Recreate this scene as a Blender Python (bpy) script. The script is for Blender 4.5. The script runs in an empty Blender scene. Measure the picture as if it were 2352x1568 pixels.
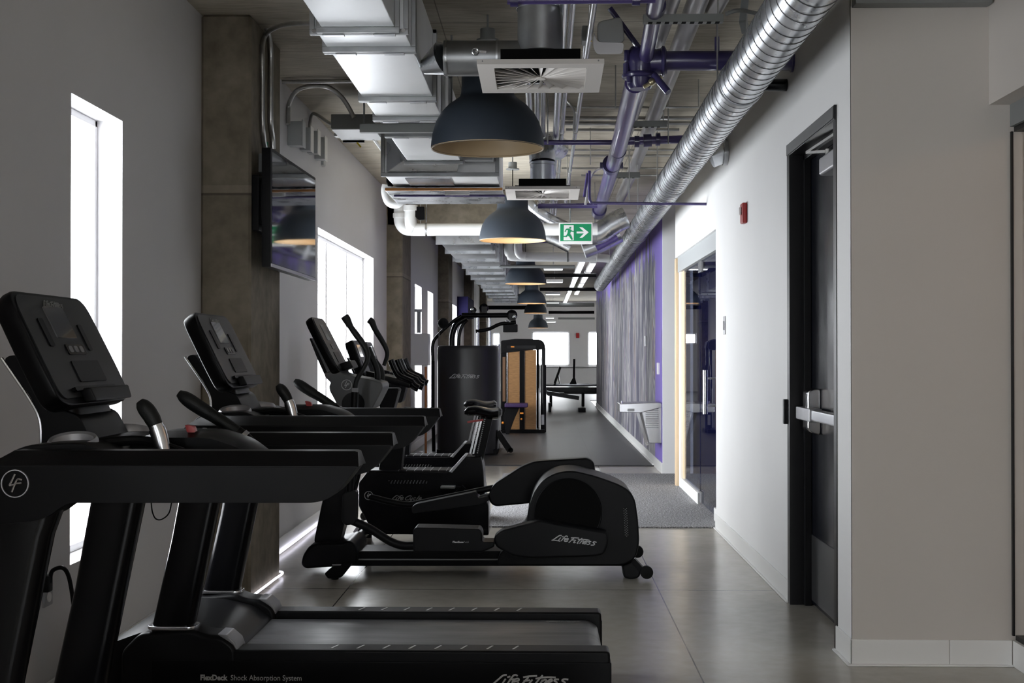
import bpy, bmesh, math, random
from mathutils import Vector, Matrix, Euler
random.seed(7)
R = math.radians
SC = bpy.context.scene
COL = SC.collection

# ------------------------------------------------------------------ camera
F = 3050.0                      # focal length in pixels of the 2352 wide frame
CAMZ = 1.2
cd = bpy.data.cameras.new('camera')
cam = bpy.data.objects.new('camera', cd); COL.objects.link(cam)
cd.sensor_width = 36.0; cd.lens = 36.0 * F / 2352; cd.clip_start = .05; cd.clip_end = 200
cam.location = (0, 0, CAMZ)
cam.rotation_euler = (math.pi / 2 + math.atan(28 / F), 0, math.atan(72 / F))
SC.camera = cam
CR = cam.rotation_euler.to_matrix()

def ray(px, py):
    return CR @ Vector(((px - 1176) / F, -(py - 784) / F, -1))
def AY(px, py, y):
    r = ray(px, py); return Vector((0, 0, CAMZ)) + r * (y / r.y)
def AX(px, py, x):
    r = ray(px, py); return Vector((0, 0, CAMZ)) + r * (x / r.x)
def XZ(px, py, y):
    p = AY(px, py, y); return (p.x, p.z)

# ------------------------------------------------------------------ light
w = bpy.data.worlds.new('daylight'); SC.world = w; w.use_nodes = True
bg = w.node_tree.nodes['Background']
bg.inputs[0].default_value = (.93, .965, 1, 1); bg.inputs[1].default_value = 13
SC.view_settings.view_transform = 'Standard'; SC.view_settings.look = 'None'
SC.view_settings.exposure = 0.2; SC.view_settings.gamma = 1.0
SC.view_settings.use_curve_mapping = False
SC.cycles.use_denoising = True
SC.cycles.max_bounces = 10; SC.cycles.diffuse_bounces = 6; SC.cycles.glossy_bounces = 5
SC.cycles.sample_clamp_indirect = 6.0
SC.cycles.caustics_reflective = False; SC.cycles.caustics_refractive = False

def portal(y0, y1, z0, z1, x, sx=1):
    """daylight portal filling a window opening of a wall at x"""
    l = bpy.data.lights.new('window_portal', 'AREA'); l.shape = 'RECTANGLE'
    l.size = z1 - z0; l.size_y = y1 - y0; l.cycles.is_portal = True
    o = bpy.data.objects.new('window_portal', l); COL.objects.link(o)
    o.location = (x, (y0 + y1) / 2, (z0 + z1) / 2); o.rotation_euler = (0, R(-90 * sx), 0)
    return o

def point_light(name, loc, power, col=(1, .8, .6), r=.04):
    l = bpy.data.lights.new(name, 'POINT'); l.energy = power; l.color = col; l.shadow_soft_size = r
    o = bpy.data.objects.new(name, l); COL.objects.link(o); o.location = loc; return o

# ------------------------------------------------------------------ materials
def M(name, col, rough=.5, metal=0., bump=0., bscale=40., noise=0., nscale=6., stretch=(1, 1, 1), spec=.5, coat=0., emit=None, estr=0., trans=0., rvar=0.):
    m = bpy.data.materials.new(name); m.use_nodes = True
    nt = m.node_tree; b = nt.nodes['Principled BSDF']
    b.inputs['Base Color'].default_value = (*col, 1); b.inputs['Roughness'].default_value = rough
    b.inputs['Metallic'].default_value = metal; b.inputs['Specular IOR Level'].default_value = spec
    b.inputs['Coat Weight'].default_value = coat; b.inputs['Transmission Weight'].default_value = trans
    if emit: b.inputs['Emission Color'].default_value = (*emit, 1); b.inputs['Emission Strength'].default_value = estr
    tc = nt.nodes.new('ShaderNodeTexCoord'); mp = nt.nodes.new('ShaderNodeMapping')
    mp.inputs['Scale'].default_value = stretch; nt.links.new(tc.outputs['Object'], mp.inputs['Vector'])
    if noise or rvar:
        n = nt.nodes.new('ShaderNodeTexNoise'); n.inputs['Scale'].default_value = nscale; n.inputs['Detail'].default_value = 6
        nt.links.new(mp.outputs[0], n.inputs['Vector'])
        if noise:
            r = nt.nodes.new('ShaderNodeValToRGB')
            r.color_ramp.elements[0].position = .3; r.color_ramp.elements[1].position = .7
            r.color_ramp.elements[0].color = (*[c * (1 - noise) for c in col], 1)
            r.color_ramp.elements[1].color = (*[min(1, c * (1 + noise)) for c in col], 1)
            nt.links.new(n.outputs[0], r.inputs[0]); nt.links.new(r.outputs[0], b.inputs['Base Color'])
        if rvar:
            q = nt.nodes.new('ShaderNodeMapRange'); q.inputs[1].default_value = .3; q.inputs[2].default_value = .7
            q.inputs[3].default_value = max(.02, rough - rvar); q.inputs[4].default_value = rough + rvar
            nt.links.new(n.outputs[0], q.inputs[0]); nt.links.new(q.outputs[0], b.inputs['Roughness'])
    if bump:
        n2 = nt.nodes.new('ShaderNodeTexNoise'); n2.inputs['Scale'].default_value = bscale; n2.inputs['Detail'].default_value = 4
        nt.links.new(mp.outputs[0], n2.inputs['Vector'])
        bp = nt.nodes.new('ShaderNodeBump'); bp.inputs['Strength'].default_value = bump; bp.inputs['Distance'].default_value = .01
        nt.links.new(n2.outputs[0], bp.inputs['Height']); nt.links.new(bp.outputs[0], b.inputs['Normal'])
    return m

WHITE = M('white_wall_paint', (.80, .80, .80), .62, bump=.04, bscale=60, noise=.02, nscale=1.5)
GREYWALL = M('pale_grey_wall_paint', (.64, .63, .64), .6, bump=.04, bscale=60, noise=.02, nscale=1.5)
BEIGE = M('warm_white_wall_paint', (.60, .565, .53), .6, bump=.04, bscale=60, noise=.02, nscale=1.2)
TRIMW = M('white_vinyl_base', (.8, .8, .79), .4)
BLK = M('black_plastic', (.0035, .0035, .004), .38, spec=.10, bump=.02, bscale=300, rvar=.05, nscale=4)
BLK2 = M('charcoal_plastic', (.0048, .0048, .0055), .42, spec=.13, bump=.03, bscale=250)
BLK3 = M('gloss_black_metal', (.003, .003, .004), .22, spec=.2)
FACE = M('dark_grey_console_face', (.012, .0125, .013), .36, spec=.2)
RUB = M('black_rubber', (.006, .006, .006), .7, spec=.2, bump=.05, bscale=200)
GRIP = M('textured_black_grip', (.009, .010, .010), .5, spec=.25, bump=.1, bscale=300)
SILV = M('silver_metal', (.62, .63, .66), .24, 1.)
CHR = M('chrome', (.8, .8, .82), .1, 1.)
MIDG = M('mid_grey_plastic', (.17, .17, .18), .35)
SILP = M('silver_plastic_band', (.36, .36, .38), .3, .4)
SCREEN = M('dark_screen_glass', (.12, .12, .125), .12, coat=.6)
LET = M('light_grey_lettering', (.5, .5, .5), .4)
LETD = M('dull_grey_lettering', (.2, .2, .2), .4)
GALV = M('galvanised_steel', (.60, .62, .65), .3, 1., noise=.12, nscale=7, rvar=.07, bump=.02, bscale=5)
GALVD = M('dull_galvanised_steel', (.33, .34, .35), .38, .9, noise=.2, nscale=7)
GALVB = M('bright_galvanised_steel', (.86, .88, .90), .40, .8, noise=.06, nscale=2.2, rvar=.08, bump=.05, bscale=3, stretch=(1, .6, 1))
COND = M('steel_conduit', (.5, .5, .49), .32, .9, noise=.15, nscale=12)
GREYP = M('grey_painted_steel', (.21, .22, .22), .5)
GREYL = M('light_grey_painted_box', (.42, .44, .45), .45)
PVCW = M('white_pvc_pipe', (.78, .79, .79), .35)
PVCG = M('pale_grey_pipe', (.50, .49, .50), .3, coat=.3, noise=.06, nscale=5)
PURP = M('purple_pipe_paint', (.068, .050, .175), .28, coat=.4, noise=.12, nscale=8)
PURPD = M('dark_purple_paint', (.032, .026, .095), .3, coat=.3)
PURPW = M('purple_wall_paint', (.25, .19, .58), .5, noise=.03, nscale=2)
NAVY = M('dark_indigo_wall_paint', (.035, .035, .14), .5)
SHADE = M('dark_blue_grey_shade', (.026, .035, .048), .6, noise=.05, nscale=8, spec=.35)
SHIN = M('pale_copper_shade_lining', (.40, .30, .18), .5)
DIFF = M('off_white_diffuser_metal', (.62, .59, .56), .45)
VOID = M('matt_black_plenum', (.006, .006, .006), .9, spec=.1)
DOORB = M('black_door_paint', (.008, .009, .014), .22, spec=.3, rvar=.04, nscale=3)
DOORF = M('black_frame_paint', (.009, .009, .010), .34, spec=.25)
DOORH = M('grey_black_header', (.05, .05, .05), .45)
KICK = M('dark_steel_kick_plate', (.06, .06, .063), .38, .3)
WOODP = M('pale_wood_jamb', (.73, .57, .37), .45, noise=.08, nscale=4, stretch=(8, 8, .4))
WOODO = M('oiled_oak_panel', (.33, .17, .06), .4, noise=.22, nscale=4, stretch=(3, 3, 16))
RED = M('red_enamel', (.35, .015, .015), .35)
GREEN = M('exit_sign_green', (0, .24, .09), .5, emit=(0, .42, .16), estr=.04)
SIGNW = M('exit_sign_white', (.78, .78, .78), .5, emit=(.8, .8, .8), estr=.04)
LIT = M('fluorescent_diffuser', (.9, .9, .9), .5, emit=(.93, .97, 1), estr=2.6)
LEDM = M('led_rope_light', (.9, .9, 1), .4, emit=(.86, .85, 1), estr=2.2)
BULB = M('warm_bulb', (1, .8, .6), .4, emit=(1, .68, .42), estr=10)
ORNG = M('orange_tray_edge', (.62, .26, .06), .45)
ORG2 = M('bright_orange_plastic', (.75, .25, .02), .4)
YEL = M('yellow_tag', (.75, .55, .02), .5)
PADP = M('dark_purple_upholstery', (.035, .015, .07), .45)
FRAMEW = M('white_window_frame', (.88, .88, .9), .4)

def glass(name, tint=(1, 1, 1), rough=0., mixf=.12):
    m = bpy.data.materials.new(name); m.use_nodes = True; nt = m.node_tree; nt.nodes.clear()
    o = nt.nodes.new('ShaderNodeOutputMaterial'); mx = nt.nodes.new('ShaderNodeMixShader')
    t = nt.nodes.new('ShaderNodeBsdfTransparent'); t.inputs[0].default_value = (*tint, 1)
    g = nt.nodes.new('ShaderNodeBsdfGlossy'); g.inputs['Roughness'].default_value = rough
    fr = nt.nodes.new('ShaderNodeFresnel'); fr.inputs[0].default_value = 1.5
    gm = nt.nodes.new('ShaderNodeNewGeometry'); iv = nt.nodes.new('ShaderNodeMath'); iv.operation = 'SUBTRACT'; iv.inputs[0].default_value = 1
    ml = nt.nodes.new('ShaderNodeMath'); ml.operation = 'MULTIPLY'; nt.links.new(gm.outputs['Backfacing'], iv.inputs[1])
    nt.links.new(fr.outputs[0], ml.inputs[0]); nt.links.new(iv.outputs[0], ml.inputs[1])
    nt.links.new(ml.outputs[0], mx.inputs[0]); nt.links.new(t.outputs[0], mx.inputs[1]); nt.links.new(g.outputs[0], mx.inputs[2])
    nt.links.new(mx.outputs[0], o.inputs[0]); return m
GLASS = glass('clear_glass')
GLASST = glass('tinted_partition_glass', (.62, .66, .8))

def lines_material(name, kind):
    """polished concrete / board-marked concrete / rubber tile / carpet / mural"""
    m = bpy.data.materials.new(name); m.use_nodes = True; nt = m.node_tree; N = nt.nodes; L = nt.links
    b = N['Principled BSDF']; geo = N.new('ShaderNodeNewGeometry'); sp = N.new('ShaderNodeSeparateXYZ')
    L.new(geo.outputs['Position'], sp.inputs[0])
    def math_(op, a, c=None, v=None):
        q = N.new('ShaderNodeMath'); q.operation = op
        if isinstance(a, (int, float)): q.inputs[0].default_value = a
        else: L.new(a, q.inputs[0])
        if c is not None:
            if isinstance(c, (int, float)): q.inputs[1].default_value = c
            else: L.new(c, q.inputs[1])
        return q.outputs[0]
    def noise(scale, st=(1, 1, 1), det=6, dist=0.):
        mp = N.new('ShaderNodeMapping'); mp.inputs['Scale'].default_value = st
        L.new(geo.outputs['Position'], mp.inputs['Vector'])
        n = N.new('ShaderNodeTexNoise'); n.inputs['Scale'].default_value = scale; n.inputs['Detail'].default_value = det
        n.inputs['Distortion'].default_value = dist
        L.new(mp.outputs[0], n.inputs['Vector']); return n.outputs[0]
    def ramp(fac, stops):
        r = N.new('ShaderNodeValToRGB'); e = r.color_ramp.elements
        e[0].position, e[0].color = stops[0][0], (*stops[0][1], 1)
        e[1].position, e[1].color = stops[-1][0], (*stops[-1][1], 1)
        for p_, c_ in stops[1:-1]:
            x = e.new(p_); x.color = (*c_, 1)
        L.new(fac, r.inputs[0]); return r.outputs[0]
    def mix(f, a, c, mode='MIX'):
        q = N.new('ShaderNodeMix'); q.data_type = 'RGBA'; q.blend_type = mode
        for sock, val in ((q.inputs[0], f), (q.inputs[6], a), (q.inputs[7], c)):
            if isinstance(val, (int, float)): sock.default_value = val
            elif isinstance(val, tuple): sock.default_value = (*val, 1)
            else: L.new(val, sock)
        return q.outputs[2]
    def line(coord, at, wd):
        return math_('LESS_THAN', math_('ABSOLUTE', math_('SUBTRACT', coord, at)), wd)
    def rep(coord, per, off, wd):
        return math_('LESS_THAN', math_('ABSOLUTE', math_('SUBTRACT', math_('FRACT', math_('DIVIDE', math_('SUBTRACT', coord, off), per)), .5)), wd / per)
    X, Y, Z = sp.outputs
    def bump(h, s, d=.01):
        bp = N.new('ShaderNodeBump'); bp.inputs['Strength'].default_value = s; bp.inputs['Distance'].default_value = d
        L.new(h, bp.inputs['Height']); L.new(bp.outputs[0], b.inputs['Normal'])
    if kind == 'floor':
        c = ramp(noise(1.3, dist=.6), [(.25, (.33, .305, .26)), (.5, (.39, .365, .32)), (.78, (.45, .425, .375))])
        c = mix(.25, c, ramp(noise(14), [(.3, (.30, .28, .245)), (.7, (.48, .455, .41))]))
        j = math_('MAXIMUM', line(X, .585, .003), line(Y, 6.77, .004))
        j = math_('MAXIMUM', j, line(Y, 9.5, .004)); j = math_('MAXIMUM', j, line(X, -1.0, .003))
        c = mix(j, c, (.03, .028, .025)); L.new(c, b.inputs['Base Color'])
        rr = N.new('ShaderNodeMapRange'); rr.inputs[1].default_value = .3; rr.inputs[2].default_value = .7
        rr.inputs[3].default_value = .2; rr.inputs[4].default_value = .27
        L.new(noise(3.5, dist=1.), rr.inputs[0]); L.new(rr.outputs[0], b.inputs['Roughness'])
        b.inputs['Specular IOR Level'].default_value = .5
    elif kind == 'rubber':
        c = ramp(noise(60), [(.35, (.019, .019, .02)), (.65, (.032, .032, .033))])
        c = mix(.5, c, ramp(noise(1.1), [(.3, (.018, .018, .019)), (.7, (.038, .038, .04))]))
        j = math_('MAXIMUM', rep(X, .95, .07, .004), rep(Y, 1.9, .3, .012))
        c = mix(j, c, (.008, .008, .008)); L.new(c, b.inputs['Base Color']); b.inputs['Roughness'].default_value = .42
        bump(noise(150), .06)
    elif kind == 'carpet':
        c = ramp(noise(90, det=3), [(.38, (.10, .10, .103)), (.52, (.24, .24, .25)), (.66, (.5, .5, .52))])
        L.new(c, b.inputs['Base Color']); b.inputs['Roughness'].default_value = .95; bump(noise(120), .5)
    elif kind == 'ceiling':
        c = ramp(noise(1.6, (1, 3, 1), dist=.5), [(.25, (.30, .265, .20)), (.5, (.45, .41, .335)), (.75, (.58, .54, .45))])
        c = mix(.35, c, ramp(noise(9, (1, 7, 1), det=8), [(.3, (.20, .17, .125)), (.6, (.55, .505, .42))]))
        c = mix(math_('MULTIPLY', rep(Y, .61, .2, .004), .75), c, (.05, .045, .035))
        c = mix(math_('MULTIPLY', rep(X, 1.22, .1, .003), .6), c, (.07, .06, .05))
        L.new(c, b.inputs['Base Color']); b.inputs['Roughness'].default_value = .8; bump(noise(14, (1, 6, 1)), .35)
    elif kind == 'concrete':
        c = ramp(noise(2.2, dist=1.2), [(.25, (.105, .088, .06)), (.5, (.18, .155, .112)), (.78, (.28, .245, .19))])
        c = mix(.35, c, ramp(noise(16, det=8), [(.3, (.08, .065, .045)), (.62, (.24, .205, .155))]))
        c = mix(math_('MULTIPLY', line(Z, 1.975, .006), .7), c, (.05, .04, .03))
        c = mix(math_('MULTIPLY', line(Z, 2.0, .018), .35), c, (.34, .3, .24))
        L.new(c, b.inputs['Base Color']); b.inputs['Roughness'].default_value = .78; bump(noise(20), .35)
    elif kind == 'mural':
        st = noise(1., (1, 2.2, .30), det=6, dist=1.8)
        st2 = noise(1., (1, 2.6, .42), det=5, dist=1.0)
        st3 = noise(1., (1, 11, .55), det=4, dist=.8)
        c = ramp(st2, [(.30, (.02, .02, .05)), (.40, (.12, .12, .18)), (.45, (.035, .04, .06)), (.49, (.50, .49, .50)), (.52, (.13, .14, .18)), (.56, (.72, .70, .66)), (.58, (.10, .08, .24)), (.63, (.42, .33, .24)), (.66, (.07, .08, .10)), (.72, (.80, .80, .80))])
        c = mix(.34, c, ramp(st3, [(.38, (.02, .02, .04)), (.5, (.20, .19, .25)), (.56, (.04, .04, .07)), (.62, (.85, .83, .80))]))
        edge = math_('MULTIPLY', math_('SUBTRACT', Y, 14.1), 1.2)
        edge.node.use_clamp = True
        topf = math_('MULTIPLY', math_('SUBTRACT', 2.55, Z), 1.6); topf.node.use_clamp = True
        msk = math_('GREATER_THAN', math_('ADD', math_('MULTIPLY', topf, .34), st), .60)
        msk = math_('MULTIPLY', msk, math_('GREATER_THAN', math_('ADD', edge, math_('MULTIPLY', st2, .5)), .32))
        c = mix(msk, (.24, .18, .56), c); L.new(c, b.inputs['Base Color']); b.inputs['Roughness'].default_value = .7; b.inputs['Specular IOR Level'].default_value = .2
    return m
FLOORM = lines_material('polished_concrete', 'floor')
RUBBERM = lines_material('black_rubber_tile', 'rubber')
CARPETM = lines_material('speckled_grey_carpet', 'carpet')
CEILM = lines_material('board_marked_concrete', 'ceiling')
CONCM = lines_material('raw_brown_concrete', 'concrete')
MURALM = lines_material('painted_streak_mural', 'mural')

# ------------------------------------------------------------------ mesh builder
class MB:
    def __init__(s): s.v = []; s.f = []
    def add(s, vs, fs):
        o = len(s.v); s.v += [tuple(p) for p in vs]; s.f += [tuple(i + o for i in f) for f in fs]; return s
    def box(s, x0, y0, z0, x1, y1, z1):
        x0, x1 = sorted((x0, x1)); y0, y1 = sorted((y0, y1)); z0, z1 = sorted((z0, z1))
        return s.add([(x0, y0, z0), (x1, y0, z0), (x1, y1, z0), (x0, y1, z0), (x0, y0, z1), (x1, y0, z1), (x1, y1, z1), (x0, y1, z1)],
                     [(0, 3, 2, 1), (4, 5, 6, 7), (0, 1, 5, 4), (1, 2, 6, 5), (2, 3, 7, 6), (3, 0, 4, 7)])
    def obox(s, c, a, b, d):
        """box at centre c with half vectors a, b, d"""
        c, a, b, d = map(Vector, (c, a, b, d))
        P = [c - a - b - d, c + a - b - d, c + a + b - d, c - a + b - d, c - a - b + d, c + a - b + d, c + a + b + d, c - a + b + d]
        return s.add(P, [(0, 3, 2, 1), (4, 5, 6, 7), (0, 1, 5, 4), (1, 2, 6, 5), (2, 3, 7, 6), (3, 0, 4, 7)])
    def bar(s, p, q, w, h, up=(0, 0, 1)):
        p, q = Vector(p), Vector(q); t = (q - p).normalized(); u = Vector(up)
        if abs(t.dot(u)) > .95: u = Vector((0, 1, 0))
        sd = t.cross(u).normalized(); u2 = sd.cross(t)
        return s.obox((p + q) / 2, (q - p) / 2, sd * w / 2, u2 * h / 2)
    def loft(s, loops, cap=True):
        n = len(loops[0]); vs = [p for l in loops for p in l]; fs = []
        for k in range(len(loops) - 1):
            for i in range(n):
                j = (i + 1) % n
                fs.append((k * n + i, k * n + j, (k + 1) * n + j, (k + 1) * n + i))
        if cap:
            fs.append(tuple(range(n - 1, -1, -1))); fs.append(tuple((len(loops) - 1) * n + i for i in range(n)))
        return s.add(vs, fs)
    def prism(s, pts, y0, y1):
        """xz outline extruded along y"""
        return s.loft([[(x, y0, z) for x, z in pts], [(x, y1, z) for x, z in pts]])
    def plan(s, pts, z0, z1):
        return s.loft([[(x, y, z0) for x, y in pts], [(x, y, z1) for x, y in pts]])
    def tube(s, path, r, n=14, cap=True):
        P = [Vector(p) for p in path]; rs = r if isinstance(r, (list, tuple)) else [r] * len(P)
        loops = []; u = None
        for i, p in enumerate(P):
            t = (P[min(i + 1, len(P) - 1)] - P[max(i - 1, 0)]).normalized()
            if u is None:
                u = t.cross(Vector((0, 0, 1)));
                if u.length < .1: u = t.cross(Vector((0, 1, 0)))
            u = (u - t * u.dot(t)).normalized(); v = t.cross(u)
            loops.append([p + (u * math.cos(a) + v * math.sin(a)) * rs[i] for a in [2 * math.pi * k / n for k in range(n)]])
        return s.loft(loops, cap)
    def lathe(s, prof, c=(0, 0, 0), n=32, axis='z'):
        loops = []
        for r, h in prof:
            l = []
            for k in range(n):
                a = 2 * math.pi * k / n; x, y = r * math.cos(a), r * math.sin(a)
                p = (x, y, h) if axis == 'z' else ((x, h, -y) if axis == 'y' else (h, x, y))
                l.append((c[0] + p[0], c[1] + p[1], c[2] + p[2]))
            loops.append(l)
        return s.loft(loops, cap=True)
    def cyl(s, c, r, h, axis='z', n=24):
        return s.lathe([(r, -h / 2), (r, h / 2)], c, n, axis)
    def torus(s, c, R0, r, axis='z', n=32, k=10):
        vs = []; fs = []
        for i in range(n):
            a = 2 * math.pi * i / n
            for j in range(k):
                b = 2 * math.pi * j / k; rr = R0 + r * math.cos(b); x, y, h = rr * math.cos(a), rr * math.sin(a), r * math.sin(b)
                p = (x, y, h) if axis == 'z' else ((x, h, y) if axis == 'y' else (h, x, y))
                vs.append((c[0] + p[0], c[1] + p[1], c[2] + p[2]))
                fs.append((i * k + j, ((i + 1) % n) * k + j, ((i + 1) % n) * k + (j + 1) % k, i * k + (j + 1) % k))
        return s.add(vs, fs)
    def ball(s, c, r, sx=1, sy=1, sz=1, n=16):
        prof = [(max(1e-4, math.sin(math.pi * i / n)) * r, -math.cos(math.pi * i / n) * r) for i in range(n + 1)]
        loops = [[(c[0] + a * math.cos(t) * sx, c[1] + a * math.sin(t) * sy, c[2] + h * sz) for t in [2 * math.pi * k / 20 for k in range(20)]] for a, h in prof]
        return s.loft(loops)

def rp(pts, r=.01, n=4):
    """round the corners of a closed 2D outline"""
    out = []; N_ = len(pts)
    for i in range(N_):
        p0, p1, p2 = Vector(pts[i - 1]), Vector(pts[i]), Vector(pts[(i + 1) % N_])
        a, b = p0 - p1, p2 - p1
        d = min(r, a.length * .45, b.length * .45)
        A, B = p1 + a.normalized() * d, p1 + b.normalized() * d
        for k in range(n + 1):
            t = k / n; q = A * (1 - t) ** 2 + p1 * 2 * t * (1 - t) + B * t * t; out.append((q.x, q.y))
    return out

def smooth(path, n=6):
    """Catmull-Rom through 3D points"""
    P = [Vector(p) for p in path]; P = [P[0] * 2 - P[1]] + P + [P[-1] * 2 - P[-2]]; out = []
    for i in range(1, len(P) - 2):
        a, b, c, d = P[i - 1:i + 3]
        for k in range(n):
            t = k / n
            out.append(.5 * ((2 * b) + (c - a) * t + (2 * a - 5 * b + 4 * c - d) * t * t + (3 * b - a - 3 * c + d) * t ** 3))
    out.append(P[-2]); return out

def lerpr(rs, m):
    out = []; n = len(rs)
    for i in range(m):
        t = i / (m - 1) * (n - 1); k = min(int(t), n - 2); out.append(rs[k] + (rs[k + 1] - rs[k]) * (t - k))
    return out

def mesh_obj(name, mb, mat, parent=None, off=(0, 0, 0), bevel=0., seg=2, ang=35):
    me = bpy.data.meshes.new(name); o3 = Vector(off)
    bm = bmesh.new()
    vs = [bm.verts.new(Vector(p) - o3) for p in mb.v]
    for f in mb.f:
        try: bm.faces.new([vs[i] for i in f])
        except ValueError: pass
    bmesh.ops.recalc_face_normals(bm, faces=bm.faces)
    if bevel:
        es = [e for e in bm.edges if len(e.link_faces) == 2 and e.calc_face_angle(0) > R(30)]
        bmesh.ops.bevel(bm, geom=es, offset=bevel, segments=seg, affect='EDGES', clamp_overlap=True, profile=.5)
    bm.to_mesh(me); bm.free()
    me.materials.append(mat)
    me.polygons.foreach_set('use_smooth', [True] * len(me.polygons))
    me.set_sharp_from_angle(angle=R(ang))
    ob = bpy.data.objects.new(name, me); COL.objects.link(ob)
    if bevel:
        wm = ob.modifiers.new('flat_faces', 'WEIGHTED_NORMAL'); wm.keep_sharp = True; wm.weight = 60
    if parent: ob.parent = parent
    return ob

def struct(name, mb, mat, bevel=0., parent=None):
    o = mesh_obj(name, mb, mat, parent, bevel=bevel)
    if parent is None: o['kind'] = 'structure'
    return o

def tag(o, label, cat, group=None):
    o['label'] = label; o['category'] = cat
    if group: o['group'] = group
    return o

def solo(name, mb, mat, label, cat, group=None, bevel=0., seg=2):
    """a thing made of a single mesh, with its origin at its own middle"""
    xs, ys, zs = zip(*mb.v); c = ((min(xs) + max(xs)) / 2, (min(ys) + max(ys)) / 2, min(zs))
    o = mesh_obj(name, mb, mat, None, c, bevel, seg); o.location = c
    return tag(o, label, cat, group)

class Thing:
    def __init__(s, name, loc, label, cat, group=None):
        s.loc = Vector(loc); s.o = bpy.data.objects.new(name, None); COL.objects.link(s.o)
        s.o.location = loc; s.o.empty_display_size = .1; tag(s.o, label, cat, group)
    def part(s, name, mb, mat, bevel=0., seg=2, parent=None, label=None):
        p = mesh_obj(name, mb, mat, parent or s.o, s.loc, bevel, seg)
        if label: p['label'] = label
        return p
    def text(s, body, size, c, right, up, mat, parent=None, shear=0., ext=.0006, bold=0., name='lettering', align='CENTER', width=None):
        cu = bpy.data.curves.new('t', 'FONT'); cu.body = body; cu.size = size; cu.shear = shear; cu.extrude = ext; cu.offset = bold
        cu.align_x = align; cu.resolution_u = 3
        t = bpy.data.objects.new('t', cu); COL.objects.link(t)
        bpy.context.view_layer.update()
        dg = bpy.context.evaluated_depsgraph_get()
        me = bpy.data.meshes.new_from_object(t.evaluated_get(dg)); bpy.data.objects.remove(t)
        if width:
            xs = [v.co.x for v in me.vertices]; k = width / (max(xs) - min(xs))
            for v in me.vertices: v.co.x *= k
        r_, u_ = Vector(right).normalized(), Vector(up).normalized(); n_ = r_.cross(u_); p0 = Vector(c) - s.loc
        mt = Matrix(((r_.x, u_.x, n_.x, p0.x), (r_.y, u_.y, n_.y, p0.y), (r_.z, u_.z, n_.z, p0.z), (0, 0, 0, 1)))
        me.transform(mt); me.materials.clear(); me.materials.append(mat); me.name = name
        o = bpy.data.objects.new(name, me); COL.objects.link(o); o.parent = parent or s.o; return o

def copy_tree(o, parent=None):
    c = o.copy(); COL.objects.link(c)
    if parent: c.parent = parent
    for ch in o.children: copy_tree(ch, c)
    return c

def badge(T, c, r, parent=None, right=(1, 0, 0), mat=None):
    """round badge: a ring round a brushed L and f"""
    mb = MB(); mb.torus(c, r, r * .07, 'y', 28, 6)
    def st(pts, w):
        mb.tube(smooth([(c[0] + x * r, c[1] - .001, c[2] + z * r) for x, z in pts], 4), w * r, 6)
    st([(.02, .72), (-.22, .2), (-.38, -.12), (-.1, -.08), (.1, -.02)], .075)
    st([(.55, .28), (.2, .32), (-.02, -.1), (-.22, -.62)], .07)
    st([(.02, .02), (.3, .03), (.5, .05)], .06)
    return T.part('badge', mb, mat or SILV, parent=parent)

def brush(T, c, width, right, up, mat, parent=None, word='Fitness'):
    """the brushed wordmark, drawn stroke by stroke on a surface"""
    S = [[(900, 915), (850, 925), (790, 975), (720, 1035), (690, 1052), (760, 1040), (885, 1046)], [(885, 965), (842, 1030), (850, 1036)], [(905, 946), (945, 934)], [(1040, 928), (1010, 915), (975, 935), (900, 1042)], [(930, 978), (1000, 970)],
         [(985, 1005), (1050, 988), (1052, 965), (1018, 966), (975, 1000), (975, 1030), (1010, 1036), (1058, 1015)]]
    if word == 'Fitness':
        S += [[(1110, 945), (1190, 932), (1290, 926)], [(1180, 945), (1130, 995), (1075, 1058)], [(1115, 992), (1200, 982)], [(1230, 975), (1182, 1034), (1200, 1042), (1228, 1030)], [(1362, 918), (1290, 1000), (1262, 1044), (1290, 1040)], [(1270, 962), (1340, 950), (1440, 942), (1530, 946)],
              [(1362, 975), (1318, 1046)], [(1335, 1012), (1385, 976), (1410, 985), (1380, 1032), (1402, 1040)], [(1425, 1012), (1480, 992), (1475, 970), (1440, 984), (1410, 1015), (1425, 1040), (1475, 1026)], [(1572, 972), (1530, 970), (1510, 986), (1546, 1010), (1525, 1036), (1480, 1045)], [(1692, 972), (1640, 966), (1612, 985), (1650, 1010), (1636, 1038), (1570, 1050)]]
        x0, x1 = 685, 1695
    else:
        S += [[(1290, 940), (1235, 925), (1155, 960), (1112, 1010), (1132, 1045), (1205, 1036)], [(1262, 975), (1236, 1012), (1250, 1035), (1290, 1015), (1322, 975), (1262, 1070), (1205, 1092)], [(1412, 984), (1372, 980), (1336, 1015), (1346, 1040), (1396, 1030)], [(1510, 925), (1430, 1022), (1436, 1045)], [(1500, 1015), (1560, 992), (1550, 972), (1512, 985), (1482, 1020), (1500, 1045), (1560, 1026)]]
        x0, x1 = 685, 1570
    k = width / (x1 - x0); rv, uv = Vector(right).normalized(), Vector(up).normalized(); c = Vector(c); nv = rv.cross(uv)
    mb = MB()
    for s_ in S:
        q = smooth([c + rv * ((x - (x0 + x1) / 2) * k) + uv * ((985 - y) * k) for x, y in s_], 4)
        r = 10.5 * k; lo = []
        for i, p in enumerate(q):
            t = (q[min(i + 1, len(q) - 1)] - q[max(i - 1, 0)]).normalized(); sd = nv.cross(t)
            lo.append([p - sd * r - nv * .001, p + sd * r - nv * .001, p + sd * r + nv * .0006, p - sd * r + nv * .0006])
        mb.loft(lo)
    return T.part('lettering', mb, mat, parent=parent)
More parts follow.
